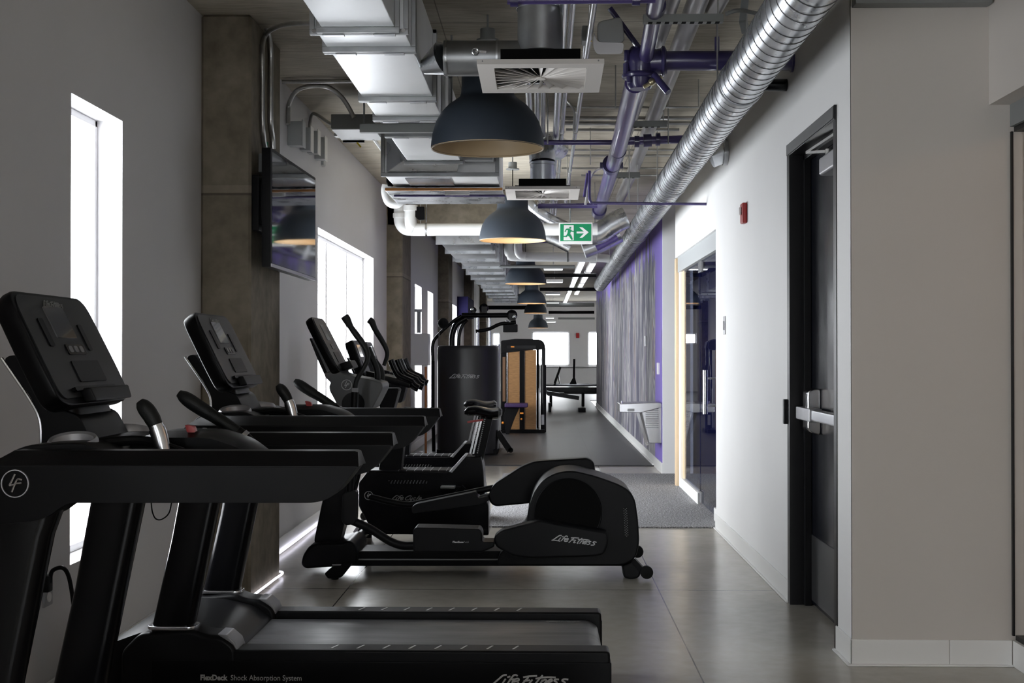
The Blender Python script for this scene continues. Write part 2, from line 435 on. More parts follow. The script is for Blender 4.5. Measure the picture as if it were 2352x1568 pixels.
# ================================================================== the room
CZ = 2.85           # ceiling
XR = 1.19           # right wall plane
XL = -1.58          # left wall plane beyond the first column
XN = -1.665         # left wall plane beside the treadmills
T_ = .16

def wall_x(name, x, y0, y1, z0, z1, mat, openings=(), out=-1, th=T_):
    mb = MB(); xa, xb = x, x + out * th
    ops = sorted(openings)
    y = y0
    for (a, b, c, d) in ops:
        if a > y: mb.box(xa, y, z0, xb, a, z1)
        if c > z0: mb.box(xa, a, z0, xb, b, c)
        if d < z1: mb.box(xa, a, d, xb, b, z1)
        y = b
    if y < y1: mb.box(xa, y, z0, xb, y1, z1)
    return struct(name, mb, mat)
def wall_y(name, y, x0, x1, z0, z1, mat, openings=(), out=1, th=T_):
    mb = MB(); ya, yb = y, y + out * th; x = x0
    for (a, b, c, d) in sorted(openings):
        if a > x: mb.box(x, ya, z0, a, yb, z1)
        if c > z0: mb.box(a, ya, z0, b, yb, c)
        if d < z1: mb.box(a, ya, d, b, yb, z1)
        x = b
    if x < x1: mb.box(x, ya, z0, x1, yb, z1)
    return struct(name, mb, mat)

struct('floor', MB().box(XN - T_, -7.2, -.12, 5.8, 33.8, 0).box(-5, 33.8, -.12, 5.8, 42.2, 0), FLOORM)
struct('ceiling', MB().box(XN - T_, -7.2, CZ, 5.8, 33.8, CZ + .15).box(-5, 33.8, CZ, 5.8, 42.2, CZ + .15), CEILM)
# rubber gym flooring, a thin layer on the slab from the mural onwards
struct('floor_rubber', MB().box(-1.58, 14.2, 0, 1.19, 34, .012).box(-4.8, 34, 0, 5.6, 42, .012), RUBBERM)

WIN_NEAR = [(-1.9, -.3, .457, 2.12), (4.64, 5.21, .457, 2.12)]
WIN_L = [(9.27, 12.32, .45, 2.087), (16.3, 17.2, .45, 2.06), (18.1, 19.0, .45, 2.06), (22.6, 24.2, .45, 2.06)]
wall_x('wall_left', XN, -7, 6.5, 0, CZ, GREYWALL, WIN_NEAR)
wall_x('wall_left_far', XL, 6.5, 34, 0, CZ, GREYWALL, WIN_L)
wall_x('wall_right', XR, 5.16, 12.0, 0, CZ, WHITE, [(5.417, 6.435, 0, 2.2), (9.19, 12.0, 0, 2.06)], out=1, th=.13)
wall_y('wall_right_return', 5.16, XR + .13, 1.85, 0, CZ, BEIGE, out=1, th=.12)
struct('wall_right_return_edge', MB().box(XR, 5.159, 0, XR + .13, 5.17, CZ), BEIGE)
# purple mural wall with its white end
struct('wall_right_mural', MB().box(XR, 13.3, 0, XR + .14, 29.8, CZ), MURALM)
struct('wall_right_mural_end', MB().box(XR - .001, 13.26, 0, XR + .3, 13.3, CZ), WHITE)
# wide room at the far end
FARW = [(-2.35, -1.79, 1.5, 1.85), (-1.62, -1.36, 1.45, 1.87), (-.36, .83, .82, 1.9), (1.40, 2.6, .82, 1.9)]
wall_y('wall_back', 42, -4.8, 5.6, 0, CZ, GREYWALL, FARW)
wall_y('wall_far_left_jog', 34, -4.8, XL - T_, 0, CZ, GREYWALL, out=-1)
wall_x('wall_far_left', -4.8, 34, 42, 0, CZ, GREYWALL, [(35, 37, .8, 2)])
wall_y('wall_far_right_jog', 29.8, XR + .14, 5.6, 0, CZ, GREYWALL, out=-1)
wall_x('wall_far_right', 5.6, 29.8, 42, 0, CZ, GREYWALL, [(36, 38, .8, 2)], out=1)
# behind the camera
wall_y('wall_front', -7, XN, 4.2, 0, CZ, BEIGE, [(.4, 2.2, .5, 2.2)], out=-1)
wall_x('wall_right_near', 4.2, -7, 5.3, 0, CZ, BEIGE, out=1)
# dark rooms behind the glass door
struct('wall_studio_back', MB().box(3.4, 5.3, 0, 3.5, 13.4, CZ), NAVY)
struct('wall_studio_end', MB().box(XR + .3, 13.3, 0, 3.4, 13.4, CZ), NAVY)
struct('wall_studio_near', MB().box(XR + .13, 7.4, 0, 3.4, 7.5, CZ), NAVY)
struct('wall_store_room', MB().box(1.85, 7.2, 0, 4.2, 7.3, CZ).box(1.85, 5.29, 0, 1.9, 7.2, CZ).box(4.2, 5.3, 0, 4.3, 7.3, CZ), GREYWALL)

# concrete columns along the left wall
for i, (y0, y1) in enumerate([(6.41, 7.13), (13.35, 14.2), (19.9, 20.7), (26.4, 27.2), (32.9, 33.7)]):
    mb = MB().box(XN, y0, 0, -1.42, y1, CZ)
    solo('concrete_column', mb, CONCM, ['raw brown concrete column carrying the television', 'raw concrete column beyond the wide bright window', 'raw concrete column behind the arms of the cable machine', 'fourth raw concrete column along the left wall, in shadow', 'farthest raw concrete column on the left wall'][i], 'column', 'concrete columns along the left wall', bevel=.012, seg=1)
solo('concrete_beam', MB().box(XL, 13.35, 2.49, -.05, 13.75, CZ), CONCM, 'greenish raw concrete beam across the ceiling behind the second pendant lamp', 'beam', bevel=.01, seg=1)

# window frames, panes and light portals
wn = 1
def window_unit(x, y0, y1, z0, z1, mull=None, out=-1):
    global wn
    xg = x + out * .13; f = MB(); e = .028
    for a in ((y0, z0, y1, z0 + e), (y0, z1 - e, y1, z1), (y0, z0, y0 + e, z1), (y1 - e, z0, y1, z1)):
        f.box(xg - .03, a[0], a[1], xg + .03, a[2], a[3])
    for m_ in mull or []: f.box(xg - .025, m_ - .025, z0, xg + .025, m_ + .025, z1)
    o = struct('window_%d' % wn, f, FRAMEW, bevel=.004); wn += 1
    g = MB().box(xg - .004, y0 + e, z0 + e, xg + .004, y1 - e, z1 - e)
    mesh_obj('pane', g, GLASS, o)
    portal(y0, y1, z0, z1, x + out * .2, 1 if out < 0 else -1)
for a in WIN_NEAR: window_unit(XN, *a, mull=[a[0] + 1.1, a[0] + 2] if a[1] - a[0] > 2 else None)
for a in WIN_L: window_unit(XL, *a, mull=[a[0] + 1.0, a[0] + 2.05] if a[1] - a[0] > 2 else None)
for (a, b, c, d) in FARW:
    f = MB(); e = .04
    for q in ((a, c, b, c + e), (a, d - e, b, d), (a, c, a + e, d), (b - e, c, b, d)): f.box(q[0], 42.08, q[1], q[2], 42.13, q[3])
    o = struct('window_%d' % wn, f, FRAMEW); wn += 1
    mesh_obj('pane', MB().box(a + e, 42.1, c + e, b - e, 42.108, d - e), GLASS, o)

# skirting
def skirt(name, mb): struct(name, mb, TRIMW, bevel=.003)
skirt('baseboard_right', MB().box(XR - .008, 5.152, 0, XR, 5.417, .1).box(XR - .008, 6.435, 0, XR, 9.19, .1).box(XR - .022, 5.14, 0, XR - .008, 5.417, .008).box(XR - .022, 6.435, 0, XR - .008, 9.19, .008))
skirt('baseboard_return', MB().box(XR - .008, 5.152, 0, 1.56, 5.159, .1).box(1.561, 5.152, 0, 1.80, 5.159, .1).box(XR - .02, 5.135, 0, 1.8, 5.152, .008))
skirt('baseboard_mural', MB().box(XR - .012, 13.262, 0, XR, 29.8, .11).box(XR - .03, 14.2, .012, XR - .012, 29.8, .03))
skirt('baseboard_left', MB().box(XN, -7, 0, XN + .008, 6.41, .1).box(XL, 7.13, 0, XL + .008, 13.35, .1).box(XL, 14.2, .012, XL + .008, 19.9, .11))

# glazed partition at the right edge, its bulkhead and frame
struct('wall_right_bulkhead', MB().box(1.72, 1.0, 2.16, 2.0, 5.16, CZ), BEIGE)
struct('trim_1', MB().box(1.80, 1.0, 2.075, 1.90, 5.159, 2.16), GREYP)
struct('trim_2', MB().box(1.815, 1.0, 2.055, 1.87, 5.159, 2.075).box(1.815, 1.0, .10, 1.87, 5.159, .118).box(1.80, 5.145, .118, 1.808, 5.159, 2.055), DOORF)
struct('window_partition', MB().box(1.838, 1.0, .118, 1.846, 5.14, 2.055), GLASS)
skirt('baseboard_partition', MB().box(1.80, 1.0, 0, 1.9, 5.15, .1))
solo('wood_shelf', MB().box(1.9, 5.75, 1.99, 3.0, 6.05, 2.06), WOODO, 'warm wooden shelf seen through the glass at the right edge', 'shelf', bevel=.004)
struct('trim_3', MB().box(XR + .003, 5.09, 2.537, 1.715, 5.159, 2.60), GREYP, bevel=.004)

# floor mat at the glass door
solo('entrance_mat', MB().box(-.40, 9.17, 0, XR + .5, 13.24, .01), CARPETM, 'speckled grey carpet mat on the concrete before the glass door', 'mat')

# LED rope light round the foot of the column and along the wall
pth = [(-1.405, 6.42, .03), (-1.405, 6.9, .022), (-1.408, 7.15, .02), (-1.50, 7.19, .02), (-1.56, 7.3, .02), (-1.555, 8.3, .025), (-1.56, 9.2, .02), (-1.555, 10.4, .024), (-1.56, 11.6, .02), (-1.56, 13.2, .02)]
solo('rope_light', MB().tube(smooth(pth, 8), .006, 8), LEDM, 'glowing white rope light laid along the foot of column and left wall', 'rope light')

# ------------------------------------------------------------------ black exit door in the right wall
o = struct('door_1', MB().box(XR + .09, 5.46, .012, XR + .13, 6.39, 2.15), DOORB, bevel=.002)
struct('door_1_frame', MB().box(XR - .012, 6.39, 0, XR + .13, 6.45, 2.2).box(XR - .012, 5.405, 2.15, XR + .13, 6.45, 2.21).box(XR - .004, 5.405, 0, XR + .13, 5.46, 2.2)
       .box(XR + .055, 6.365, 0, XR + .088, 6.39, 2.15).box(XR + .055, 5.46, 2.125, XR + .088, 6.39, 2.15), DOORF, bevel=.003)
mesh_obj('header_face', MB().box(XR - .016, 5.41, 2.155, XR - .012, 6.44, 2.205), DOORH, o)
mesh_obj('kick_plate', MB().box(XR + .086, 5.48, .03, XR + .09, 6.36, .34), KICK, o)
mesh_obj('strike', MB().box(XR - .03, 6.44, .86, XR + .02, 6.47, .98), BLK2, o, bevel=.004)
pb = mesh_obj('push_bar', MB().box(XR + .02, 5.47, .895, XR + .07, 6.34, .945), SILV, o, bevel=.008)
mesh_obj('bar_end', MB().box(XR + .012, 6.04, .89, XR + .072, 6.36, .95), SILP, pb, bevel=.006)
mesh_obj('lock_case', MB().prism(rp([(XR + .03, .84), (XR + .09, .82), (XR + .09, 1.04), (XR + .03, 1.03)], .02), 6.16, 6.28), CHR, pb, bevel=.006)
dc = mesh_obj('door_closer', MB().box(XR + .02, 5.55, 1.98, XR + .09, 5.86, 2.06), SILP, o, bevel=.012, seg=3)
mesh_obj('closer_arm', MB().bar((XR + .05, 5.8, 2.08), (XR + .02, 6.1, 2.12), .02, .012).bar((XR + .02, 6.1, 2.12), (XR + .06, 5.6, 2.135), .02, .012).cyl((XR + .05, 5.8, 2.07), .014, .04), COND, dc)

# glass door with pale wood jamb
struct('trim_5', MB().box(XR + .005, 12.0, 0, XR + .10, 12.12, 2.06), WOODP, bevel=.003)
struct('trim_6', MB().box(XR + .03, 11.86, 0, XR + .09, 11.99, 2.0), FRAMEW, bevel=.003)
struct('trim_7', MB().box(XR + .05, 11.70, 0, XR + .10, 11.86, 2.0), WOODP, bevel=.003)
struct('trim_8', MB().box(XR + .02, 9.2, 1.93, XR + .10, 11.99, 2.06), GREYL, bevel=.003)
struct('trim_9', MB().box(XR + .03, 10.55, 0, XR + .08, 11.86, .10).box(XR + .03, 9.2, 0, XR + .08, 9.55, .10), TRIMW, bevel=.003)
g = struct('door_2', MB().box(XR + .05, 9.58, .03, XR + .062, 10.52, 1.93), GLASST, bevel=.001)
mesh_obj('hinge_patch', MB().box(XR + .04, 10.4, .03, XR + .075, 10.58, .12).box(XR + .04, 10.4, 1.84, XR + .075, 10.58, 1.93), SILV, g, bevel=.003)
mesh_obj('pull_handle', MB().tube([(XR - .01, 9.72, .76), (XR - .01, 9.72, 1.08)], .018, 14).tube([(XR + .12, 9.72, .76), (XR + .12, 9.72, 1.08)], .018, 14).tube([(XR - .01, 9.72, .82), (XR + .12, 9.72, .82)], .008, 8).tube([(XR - .01, 9.72, 1.02), (XR + .12, 9.72, 1.02)], .008, 8), CHR, g)
struct('window_sidelight', MB().box(XR + .05, 10.56, .1, XR + .062, 11.7, 1.93).box(XR + .05, 9.2, .1, XR + .062, 9.56, 1.93), GLASST)

# ------------------------------------------------------------------ things on the walls
# television on the column
c0, c1 = AY(622, 338, 6.33), AY(725, 408, 7.34)
tv = Thing('television', (-1.3, 6.8, 1.6), 'large black wall television mounted on the raw concrete column', 'television')
b0, b1 = AY(622, 612, 6.33), AY(725, 645, 7.34)
d = Vector((c1.x - c0.x, c1.y - c0.y, 0)).normalized(); nrm = Vector((d.y, -d.x, 0)); bk = -nrm * .045
def quadbox(a, b, c, e, thick):
    return MB().loft([[a, b, c, e], [p + thick for p in (a, b, c, e)]])
tv.part('housing', quadbox(c0, c1, b1, b0, bk), BLK, bevel=.004)
ins = .018
def inset(p, q): return p
cc = [c0 + d * ins - Vector((0, 0, ins)), c1 - d * ins - Vector((0, 0, ins)), b1 - d * ins + Vector((0, 0, ins)), b0 + d * ins + Vector((0, 0, ins))]
scr = M('glossy_television_screen', (.008, .009, .013), .05, spec=.6, coat=.25)
tv.part('screen', quadbox(cc[0], cc[1], cc[2], cc[3], nrm * .002), scr)
tv.part('bezel_strip', quadbox(b0 + Vector((0, 0, .015)), b1 + Vector((0, 0, .015)), b1, b0, nrm * .004), SILP)
br = Thing('wall_bracket', (-1.42, 6.6, 1.5), 'black steel wall bracket between concrete column and television', 'bracket')
br.part('wall_plate', MB().box(-1.42, 6.43, 1.80, -1.385, 6.66, 2.07), BLK, bevel=.004)
br.part('arm', MB().box(-1.385, 6.46, 1.83, -1.35, 6.6, 2.05).bar((-1.37, 6.55, 1.95), (-1.335, 6.75, 1.95), .04, .1), BLK2, bevel=.003)

# surface conduits on the column face, feeding the box above the television
xc = -1.405
def P(px, py, x=xc): return AX(px, py, x)
j = Thing('junction_box', P(604, 400), 'slim grey junction box on the column above the television', 'junction box')
a = P(600, 352); b = P(611, 402)
j.part('box', MB().box(-1.42, a.y, b.z, -1.38, b.y + .05, a.z), GREYP, bevel=.004)
j.part('green_collar', MB().cyl(P(610, 333), .013, .03), M('green_tape', (.0, .16, .07), .5), label='green tape collar')
def run(name, pts, r, mat, label, cat='conduit', group=None, n=12, k=5):
    return solo(name, MB().tube(smooth(pts, k), r, n), mat, label, cat, group)
cg = 'steel conduits on the left side'
run('electrical_conduit', [P(610, 345), P(606, 320), P(603, 280), P(603, 200), P(603, 110), P(612, 78), AY(640, 60, 6.3), AY(680, 53, 6.0), AY(730, 51, 5.7)], .0125, COND, 'steel conduit climbing the column and bending towards the bright duct', group=cg)
run('electrical_conduit', [P(627, 342), P(626, 315), P(622, 280), P(622, 200), P(622, 120), P(616, 75), AY(600, 40, 6.6), AY(570, 5, 6.3), AY(540, -30, 6.0)], .0135, COND, 'steel conduit climbing the column and turning up to the top left', group=cg)
run('electrical_conduit', [AY(648, 188, 7.9), AY(720, 187, 7.9), AY(830, 186, 7.9)], .012, COND, 'straight steel conduit crossing the ceiling behind the column top', group=cg)
# row of switch boxes under the ceiling and conduits to the ballast box
run('electrical_conduit', [AX(662, 285, -1.56), AX(664, 240, -1.56), AY(680, 210, 8.0), AY(710, 198, 8.0), AY(750, 199, 8.1), AY(780, 218, 8.15), AY(800, 245, 8.2), AY(813, 270, 8.2)], .014, COND, 'steel conduit arching from the switch boxes to the grey trunking box', group=cg)
run('electrical_conduit', [AX(712, 330, -1.56), AX(712, 285, -1.56), AX(718, 262, -1.56), AY(732, 266, 8.8), AY(752, 280, 8.5), AY(765, 286, 8.4)], .012, COND, 'short bent steel conduit behind the row of switch boxes', group=cg)
run('electrical_conduit', [AY(858, 318, 8.6), AY(885, 355, 9.6), AY(908, 388, 10.6)], .012, COND, 'steel conduit running away from the grey trunking box along the ceiling', group=cg)
lb = ['nearest grey switch box in the row high on the left wall', 'second switch box in the row high on the left wall', 'third switch box in the row high on the left wall', 'fourth switch box in the row high on the left wall', 'flat white cover plate ending the row of switch boxes']
for i, (px, py, w_, h_, dp) in enumerate([(660, 278, 30, 55, .09), (688, 292, 20, 52, .07), (705, 300, 20, 52, .07), (722, 315, 20, 52, .07), (737, 330, 12, 44, .02)]):
    a = AX(px, py, XL); b = AX(px + w_, py + h_, XL)
    t = Thing('switch_box', (XL, a.y, b.z), lb[i], 'electrical box', 'switch boxes high on the left wall')
    hh = .15
    t.part('box', MB().box(XL, a.y, a.z - hh, XL + dp, a.y + .09, a.z), GREYL, bevel=.004)
    if i < 4: t.part('cover', MB().box(XL + dp, a.y - .006, a.z - hh - .006, XL + dp + .006, a.y + .1, a.z + .01), [GREYL, TRIMW, TRIMW, TRIMW][i], bevel=.002)
a = AY(760, 262, 8.2); b = AY(862, 306, 8.2)
t = Thing('trunking_box', ((a.x + b.x) / 2, 8.4, b.z), 'long grey electrical box hung beside the bright duct', 'electrical box')
bx = t.part('box', MB().box(a.x, 8.2, b.z + .03, b.x, 8.62, a.z), GREYP, bevel=.004)
t.part('cover', MB().box(a.x + .005, 8.2, b.z + .024, b.x - .005, 8.62, b.z + .03), GREYL)
for q in (778, 795, 826, 843):
    p = AY(q, 316, 8.62); t.part('knockout', MB().box(p.x - .02, 8.55, p.z, p.x + .02, 8.63, p.z + .018), TRIMW, parent=bx)
p = AY(812, 320, 8.62); t.part('hanger_plate', MB().box(p.x - .07, 8.62, p.z - .02, p.x + .07, 8.64, p.z + .04), BLK2)
p = AY(823, 330, 8.6); t.part('tag', MB().bar(AY(820, 327, 8.6), AY(829, 338, 8.6), .004, .01), YEL, label='yellow tag')

# power outlet with plug and cord of the near treadmill
a = AX(97, 1322, XN); b = AX(113, 1388, XN)
t = Thing('power_outlet', (XN, (a.y + b.y) / 2, b.z), 'metal power outlet plate low on the left wall', 'outlet')
t.part('plate', MB().box(XN, a.y, b.z, XN + .008, a.y + .075, a.z), SILP, bevel=.002)
t.part('socket', MB().lathe([(.016, .0), (.016, .004)], (XN + .008, a.y + .0375, b.z + .03), 16, 'x'), TRIMW)
p = AX(114, 1338, XN + .04)
t = Thing('extension_cord', (p.x, p.y, 0), 'thick black power cord plugged in the left wall outlet', 'cord')
t.part('plug', MB().box(XN + .009, p.y - .02, p.z - .03, XN + .045, p.y + .02, p.z + .025), BLK, bevel=.006)
t.part('cable', MB().tube(smooth([(XN + .04, p.y, p.z), (XN + .05, p.y, p.z + .04), (XN + .09, p.y, p.z + .045), (XN + .12, p.y - .02, p.z - .02), (XN + .15, p.y - .05, p.z - .2), (XN + .18, p.y - .1, p.z - .36), (XN + .3, p.y - .2, .01)], 8), .007, 10), BLK)

# fire alarm strobe, switch plate, wall bits on the right wall
p = AX(1714, 490, XR)
t = Thing('fire_alarm', (XR, p.y, p.z), 'red fire alarm strobe on the white wall left of the black door', 'fire alarm')
t.part('housing', MB().box(XR - .03, p.y - .045, p.z - .06, XR, p.y + .045, p.z + .06), RED, bevel=.008)
t.part('strobe_lens', MB().box(XR - .045, p.y - .02, p.z - .01, XR - .03, p.y + .02, p.z + .035), TRIMW, bevel=.005)
p = AX(1665, 747, XR)
t = Thing('wall_switch', (XR, p.y, p.z), 'small steel switch plate on the white wall near the glass door', 'switch')
t.part('plate', MB().box(XR - .006, p.y - .04, p.z - .06, XR, p.y + .04, p.z + .06), SILP, bevel=.002)
t.part('rocker', MB().box(XR - .012, p.y - .012, p.z - .03, XR - .006, p.y + .012, p.z + .03), GREYL, bevel=.002)
for (px, py, lab) in [(1514, 846, 'white outlet plate on the purple wall above the fountain'), (1485, 783, 'silver thermostat on the painted mural')]:
    p = AX(px, py, XR); solo('wall_plate', MB().box(XR - .02, p.y - .06, p.z - .06, XR, p.y + .06, p.z + .06), TRIMW if px > 1500 else SILP, lab, 'wall plate', bevel=.003)
p = AY(1327, 770, 41.9); solo('fire_alarm', MB().box(p.x - .05, 41.93, p.z - .08, p.x + .05, 42, p.z + .08), RED, 'tiny red alarm between the two far end windows', 'fire alarm', bevel=.01)

# drinking fountain on the purple wall
FY = 13.36
def fp(u, v): return XZ(1400 + u / 5.6, 880 + v / 5.6, FY)
t = Thing('drinking_fountain', (1.0, 13.55, .3), 'stainless steel drinking fountain on the purple wall', 'drinking fountain')
bd = t.part('cabinet', MB().prism([fp(400, 300), fp(660, 300), (XR - .001, fp(0, 300)[1]), (XR - .001, fp(0, 770)[1]), fp(510, 770)], FY, FY + .42), SILV, bevel=.006)
t.part('basin', MB().prism(rp([fp(130, 262), fp(640, 245), (XR - .001, fp(0, 258)[1]), (XR - .001, fp(0, 310)[1]), fp(400, 380), fp(130, 372)], .01), FY - .02, FY + .44), SILV, bevel=.008)
lv = MB()
for k in range(11):
    z = fp(0, 328 + k * 24)[1]; lv.box(fp(465, 0)[0], FY - .004, z - .004, fp(630, 0)[0], FY, z + .004)
t.part('louvre', lv, GALVD, parent=bd)
t.part('push_pad', MB().box(fp(228, 0)[0], FY - .026, fp(0, 360)[1], fp(318, 0)[0], FY - .02, fp(0, 325)[1]), GALVD, bevel=.002)
t.part('strut', MB().bar((fp(365, 0)[0], FY + .05, fp(0, 375)[1]), (fp(490, 0)[0], FY + .05, fp(0, 800)[1]), .03, .02), CHR)
t.part('bubbler', MB().tube([(fp(170, 0)[0], FY + .2, fp(0, 262)[1]), (fp(170, 0)[0], FY + .2, fp(0, 235)[1])], .012, 10), CHR)

# white box by the narrow windows
p0 = AY(941, 766, 15.5); p1 = AY(985, 839, 15.5)
t = Thing('water_heater', (p0.x, 15.5, p1.z), 'white box heater mounted before the narrow bright windows', 'heater')
t.part('cabinet', MB().box(p0.x, 15.5, p1.z, p1.x, 15.72, p0.z), TRIMW, bevel=.012, seg=3)
p = AY(962, 764, 15.6); q = AY(965, 712, 15.6)
t.part('supply_pipe', MB().tube([p, (p.x, p.y, q.z)], .022, 12).box(p.x - .05, 15.57, q.z - .02, p.x + .03, 15.63, q.z + .01), GREYL)
p = AY(978, 842, 15.6); t.part('orange_strip', MB().tube([p, (p.x, p.y, .02)], .014, 10), M('orange_strip', (.6, .25, .1), .35, .7), label='thin orange strip')  # orange strip under the box, drawn as a thin upright tube
t.part('wall_bracket', MB().box(XL, 15.56, 1.2, p0.x + .01, 15.66, 1.3), GREYL)
p = AX(1062, 700, -1.40)
solo('purple_banner', MB().box(XL + .001, 24.3, AY(0, 725, 24)[2], -1.38, 26.35, AY(0, 680, 24)[2]), M('matt_navy_panel', (.012, .010, .04), .9, spec=.1), 'dark purple panel high on the far left columns', 'banner')
# ================================================================== ceiling services
def zat(py, y): return AY(1248, py, y).z
def xat(px, y): return AY(px, 812, y).x

# main rectangular duct, one section per flange
DB = 2.39; DX0, DX1 = -.84, -.512
secs = [3.4, 4.84, 5.15, 6.15, 6.67, 7.17, 8.2]
sl = ['nearest section of the bright rectangular duct, cut by the top of the photo', 'short section of rectangular duct between two close flanges', 'longest bright section of the rectangular duct beside the concrete ceiling', 'section of rectangular duct left of the first pendant lamp', 'section of rectangular duct behind the thin strut', 'last section of rectangular duct before the fan coil unit']
for i in range(6):
    y0, y1 = secs[i], secs[i + 1]
    dx = .03 if i == 0 else 0.
    t = Thing('rectangular_duct', ((DX0 + DX1) / 2, y0, DB), sl[i], 'duct', 'sections of the rectangular duct')
    t.part('body', MB().box(DX0 + dx, y0 + .02, DB, DX1 - dx, y1 - .02, 2.70), GALVB, bevel=.004)
    for yy in (y0, y1 - .030):
        fl = MB()
        x0, x1, z0, z1 = DX0 - .018 + dx, DX1 + .018 - dx, DB - .02, 2.68
        fl.box(x0, yy, z0, x1, yy + .022, DB).box(x0, yy, 2.70, x1, yy + .022, z1).box(x0, yy, DB, DX0 + dx, yy + .022, 2.70).box(DX1 - dx, yy, DB, x1, yy + .022, 2.70)
        f = t.part('flange', fl, GALVD, bevel=.002)
    t.part('corner_bolt', MB().cyl((DX0 + .0 + dx, y0 - .001, DB - .008), .008, .006, 'y', 8).cyl((DX1 - dx, y0 - .001, DB - .008), .008, .006, 'y', 8), SILV)
    for xa_ in (DX0 + .03 + dx, DX1 - .11 - dx):
        t.part('corner_clip', MB().box(xa_, y0 - .001, DB - .024, xa_ + .08, y0 + .026, DB - .002), GALV, bevel=.002)
solo('trapeze_strut', MB().box(-.95, 6.84, DB - .045, -.46, 6.88, DB - .002).tube([(-.93, 6.86, DB - .02), (-.93, 6.86, CZ)], .005, 8).tube([(-.475, 6.86, DB - .02), (-.475, 6.86, CZ)], .005, 8), GREYP, 'thin grey strut with two rods carrying the rectangular duct', 'strut')

# fan coil unit above its drip tray
ux0, ux1 = xat(903, 8.9), xat(1148, 8.9)
t = Thing('fan_coil_unit', (-.65, 8.9, 2.3), 'galvanised fan coil unit above the orange edged tray', 'air handler')
t.part('casing', MB().box(ux0, 8.36, 2.33, ux1, 9.6, 2.62), GALVB, bevel=.006)
t.part('plenum', MB().loft([[(ux0 + .02, 8.33, 2.34), (ux1 - .25, 8.33, 2.34), (ux1 - .25, 8.33, 2.6), (ux0 + .02, 8.33, 2.6)], [(DX0, 8.21, 2.42), (DX1, 8.21, 2.42), (DX1, 8.21, 2.62), (DX0, 8.21, 2.62)]]), GALV, bevel=.004)
t.part('flange', MB().box(ux0 - .015, 8.33, 2.315, ux1 + .015, 8.36, 2.34).box(ux0 - .015, 8.33, 2.34, ux0 + .01, 8.36, 2.63).box(ux1 - .01, 8.33, 2.34, ux1 + .015, 8.36, 2.63), GALVD, bevel=.003)
t.part('control_box', MB().box(ux1 - .2, 8.22, 2.40, ux1 - .02, 8.33, 2.56), GREYL, bevel=.005)
t.part('access_panel', MB().box(ux0 + .12, 8.5, 2.322, ux1 - .3, 9.2, 2.33).box(ux0 + .3, 8.31, 2.37, ux1 - .42, 8.332, 2.41), SILV, bevel=.003)
ty0, ty1 = 8.86, 9.66; tz = zat(437, 8.86)
t = Thing('drip_tray', (-.65, 9.2, tz), 'metal drip tray with orange edge and white label', 'tray')
t.part('pan', MB().box(xat(884, ty0), ty0 + .01, tz, xat(1153, ty0), ty1, tz + .025), GALV, bevel=.004)
t.part('rim', MB().box(xat(884, ty0), ty0, tz + .002, xat(1154, ty0), ty0 + .012, tz + .018), ORNG)
a = AY(1022, 438, 8.84); b = AY(1078, 447, 8.84)
t.part('label', MB().box(a.x, 8.845, b.z, b.x, 8.86, a.z), TRIMW)
PG = 'purple sprinkler pipes'
def pipe(name, pts, r, mat, label, cat='pipe', group=None, sm=0, n=16):
    return solo(name, MB().tube(smooth(pts, sm) if sm else pts, r, n), mat, label, cat, group)
pipe('sprinkler_pipe', [AY(905, 449, 9.0), AY(1160, 449, 9.0)], .008, PURP, 'thin purple line just under the drip tray', group=PG)  # purple line below the tray, drawn as a thin tube

# black valve bodies at the left wall end of the tray
solo('valve_actuator', MB().lathe([(.018, 0), (.03, .03), (.03, .09), (.012, .12)], tuple(AY(897, 428, 9.0)), 14), BLK, 'black valve head above the left end of the drip tray', 'valve')
solo('valve_actuator', MB().prism(rp([XZ(952, 475, 12.2), XZ(975, 475, 12.2), XZ(976, 505, 12.2), XZ(962, 506, 12.2), XZ(954, 498, 12.2)], .01), 12.17, 12.23), BLK, 'black valve body beside the white pipe elbow', 'valve', bevel=.004)

# white plastic pipes
def wp(label, pts, r, y=None, sm=5):
    t = Thing('drain_pipe', pts[0], label, 'pipe', 'white plastic pipes'); t.part('pipe', MB().tube(smooth(pts, sm), r, 20), PVCW)
    m_ = Vector(pts[-1 if len(pts) < 3 else len(pts) // 2]); t.part('hanger', MB().tube([m_, (m_.x, m_.y, CZ)], .004, 6), COND); return t
ya = 12.2
t = wp('front white pipe running right behind the second pendant lamp', [AY(943, 478, ya), AY(943, 505, ya), AY(945, 518, ya), AY(952, 525, ya), AY(966, 527, ya), AY(1100, 527, ya), AY(1284, 527, ya), AY(1372, 526, ya)], .056)
t.part('coupling', MB().tube([AY(943, 472, ya), AY(943, 484, ya)], .066, 20), PVCW)
t.part('clamp', MB().tube([AY(977, 527, ya), AY(981, 527, ya)], .061, 20).tube([AY(979, 510, ya), (AY(979, 510, ya).x, ya, CZ)], .004, 8), SILV)
t = wp('rear white pipe with its elbow nearer the left wall', [AY(918, 452, ya + .25), AY(918, 500, ya + .25), AY(921, 515, ya + .25), AY(930, 525, ya + .25), AY(945, 528, ya + .25), AY(1000, 528, ya + .25)], .055)
t.part('coupling', MB().tube([AY(918, 490, ya + .25), AY(918, 500, ya + .25)], .064, 20), PVCW)
wp('curved white pipe piece left of the drip tray', [AY(888, 425, 9.9), AY(886, 440, 9.9), AY(893, 462, 9.9), AY(910, 468, 9.9), AY(925, 458, 9.9)], .035)
yb = 16.4
t = wp('farther white pipe crossing below the exit sign', [AY(1168, 552, yb), AY(1168, 574, yb), AY(1172, 584, yb), AY(1182, 589, yb), AY(1280, 590, yb), AY(1370, 591, yb)], .058)
t.part('clamp', MB().tube([AY(1302, 590, yb), AY(1306, 590, yb)], .064, 16), GREYP)
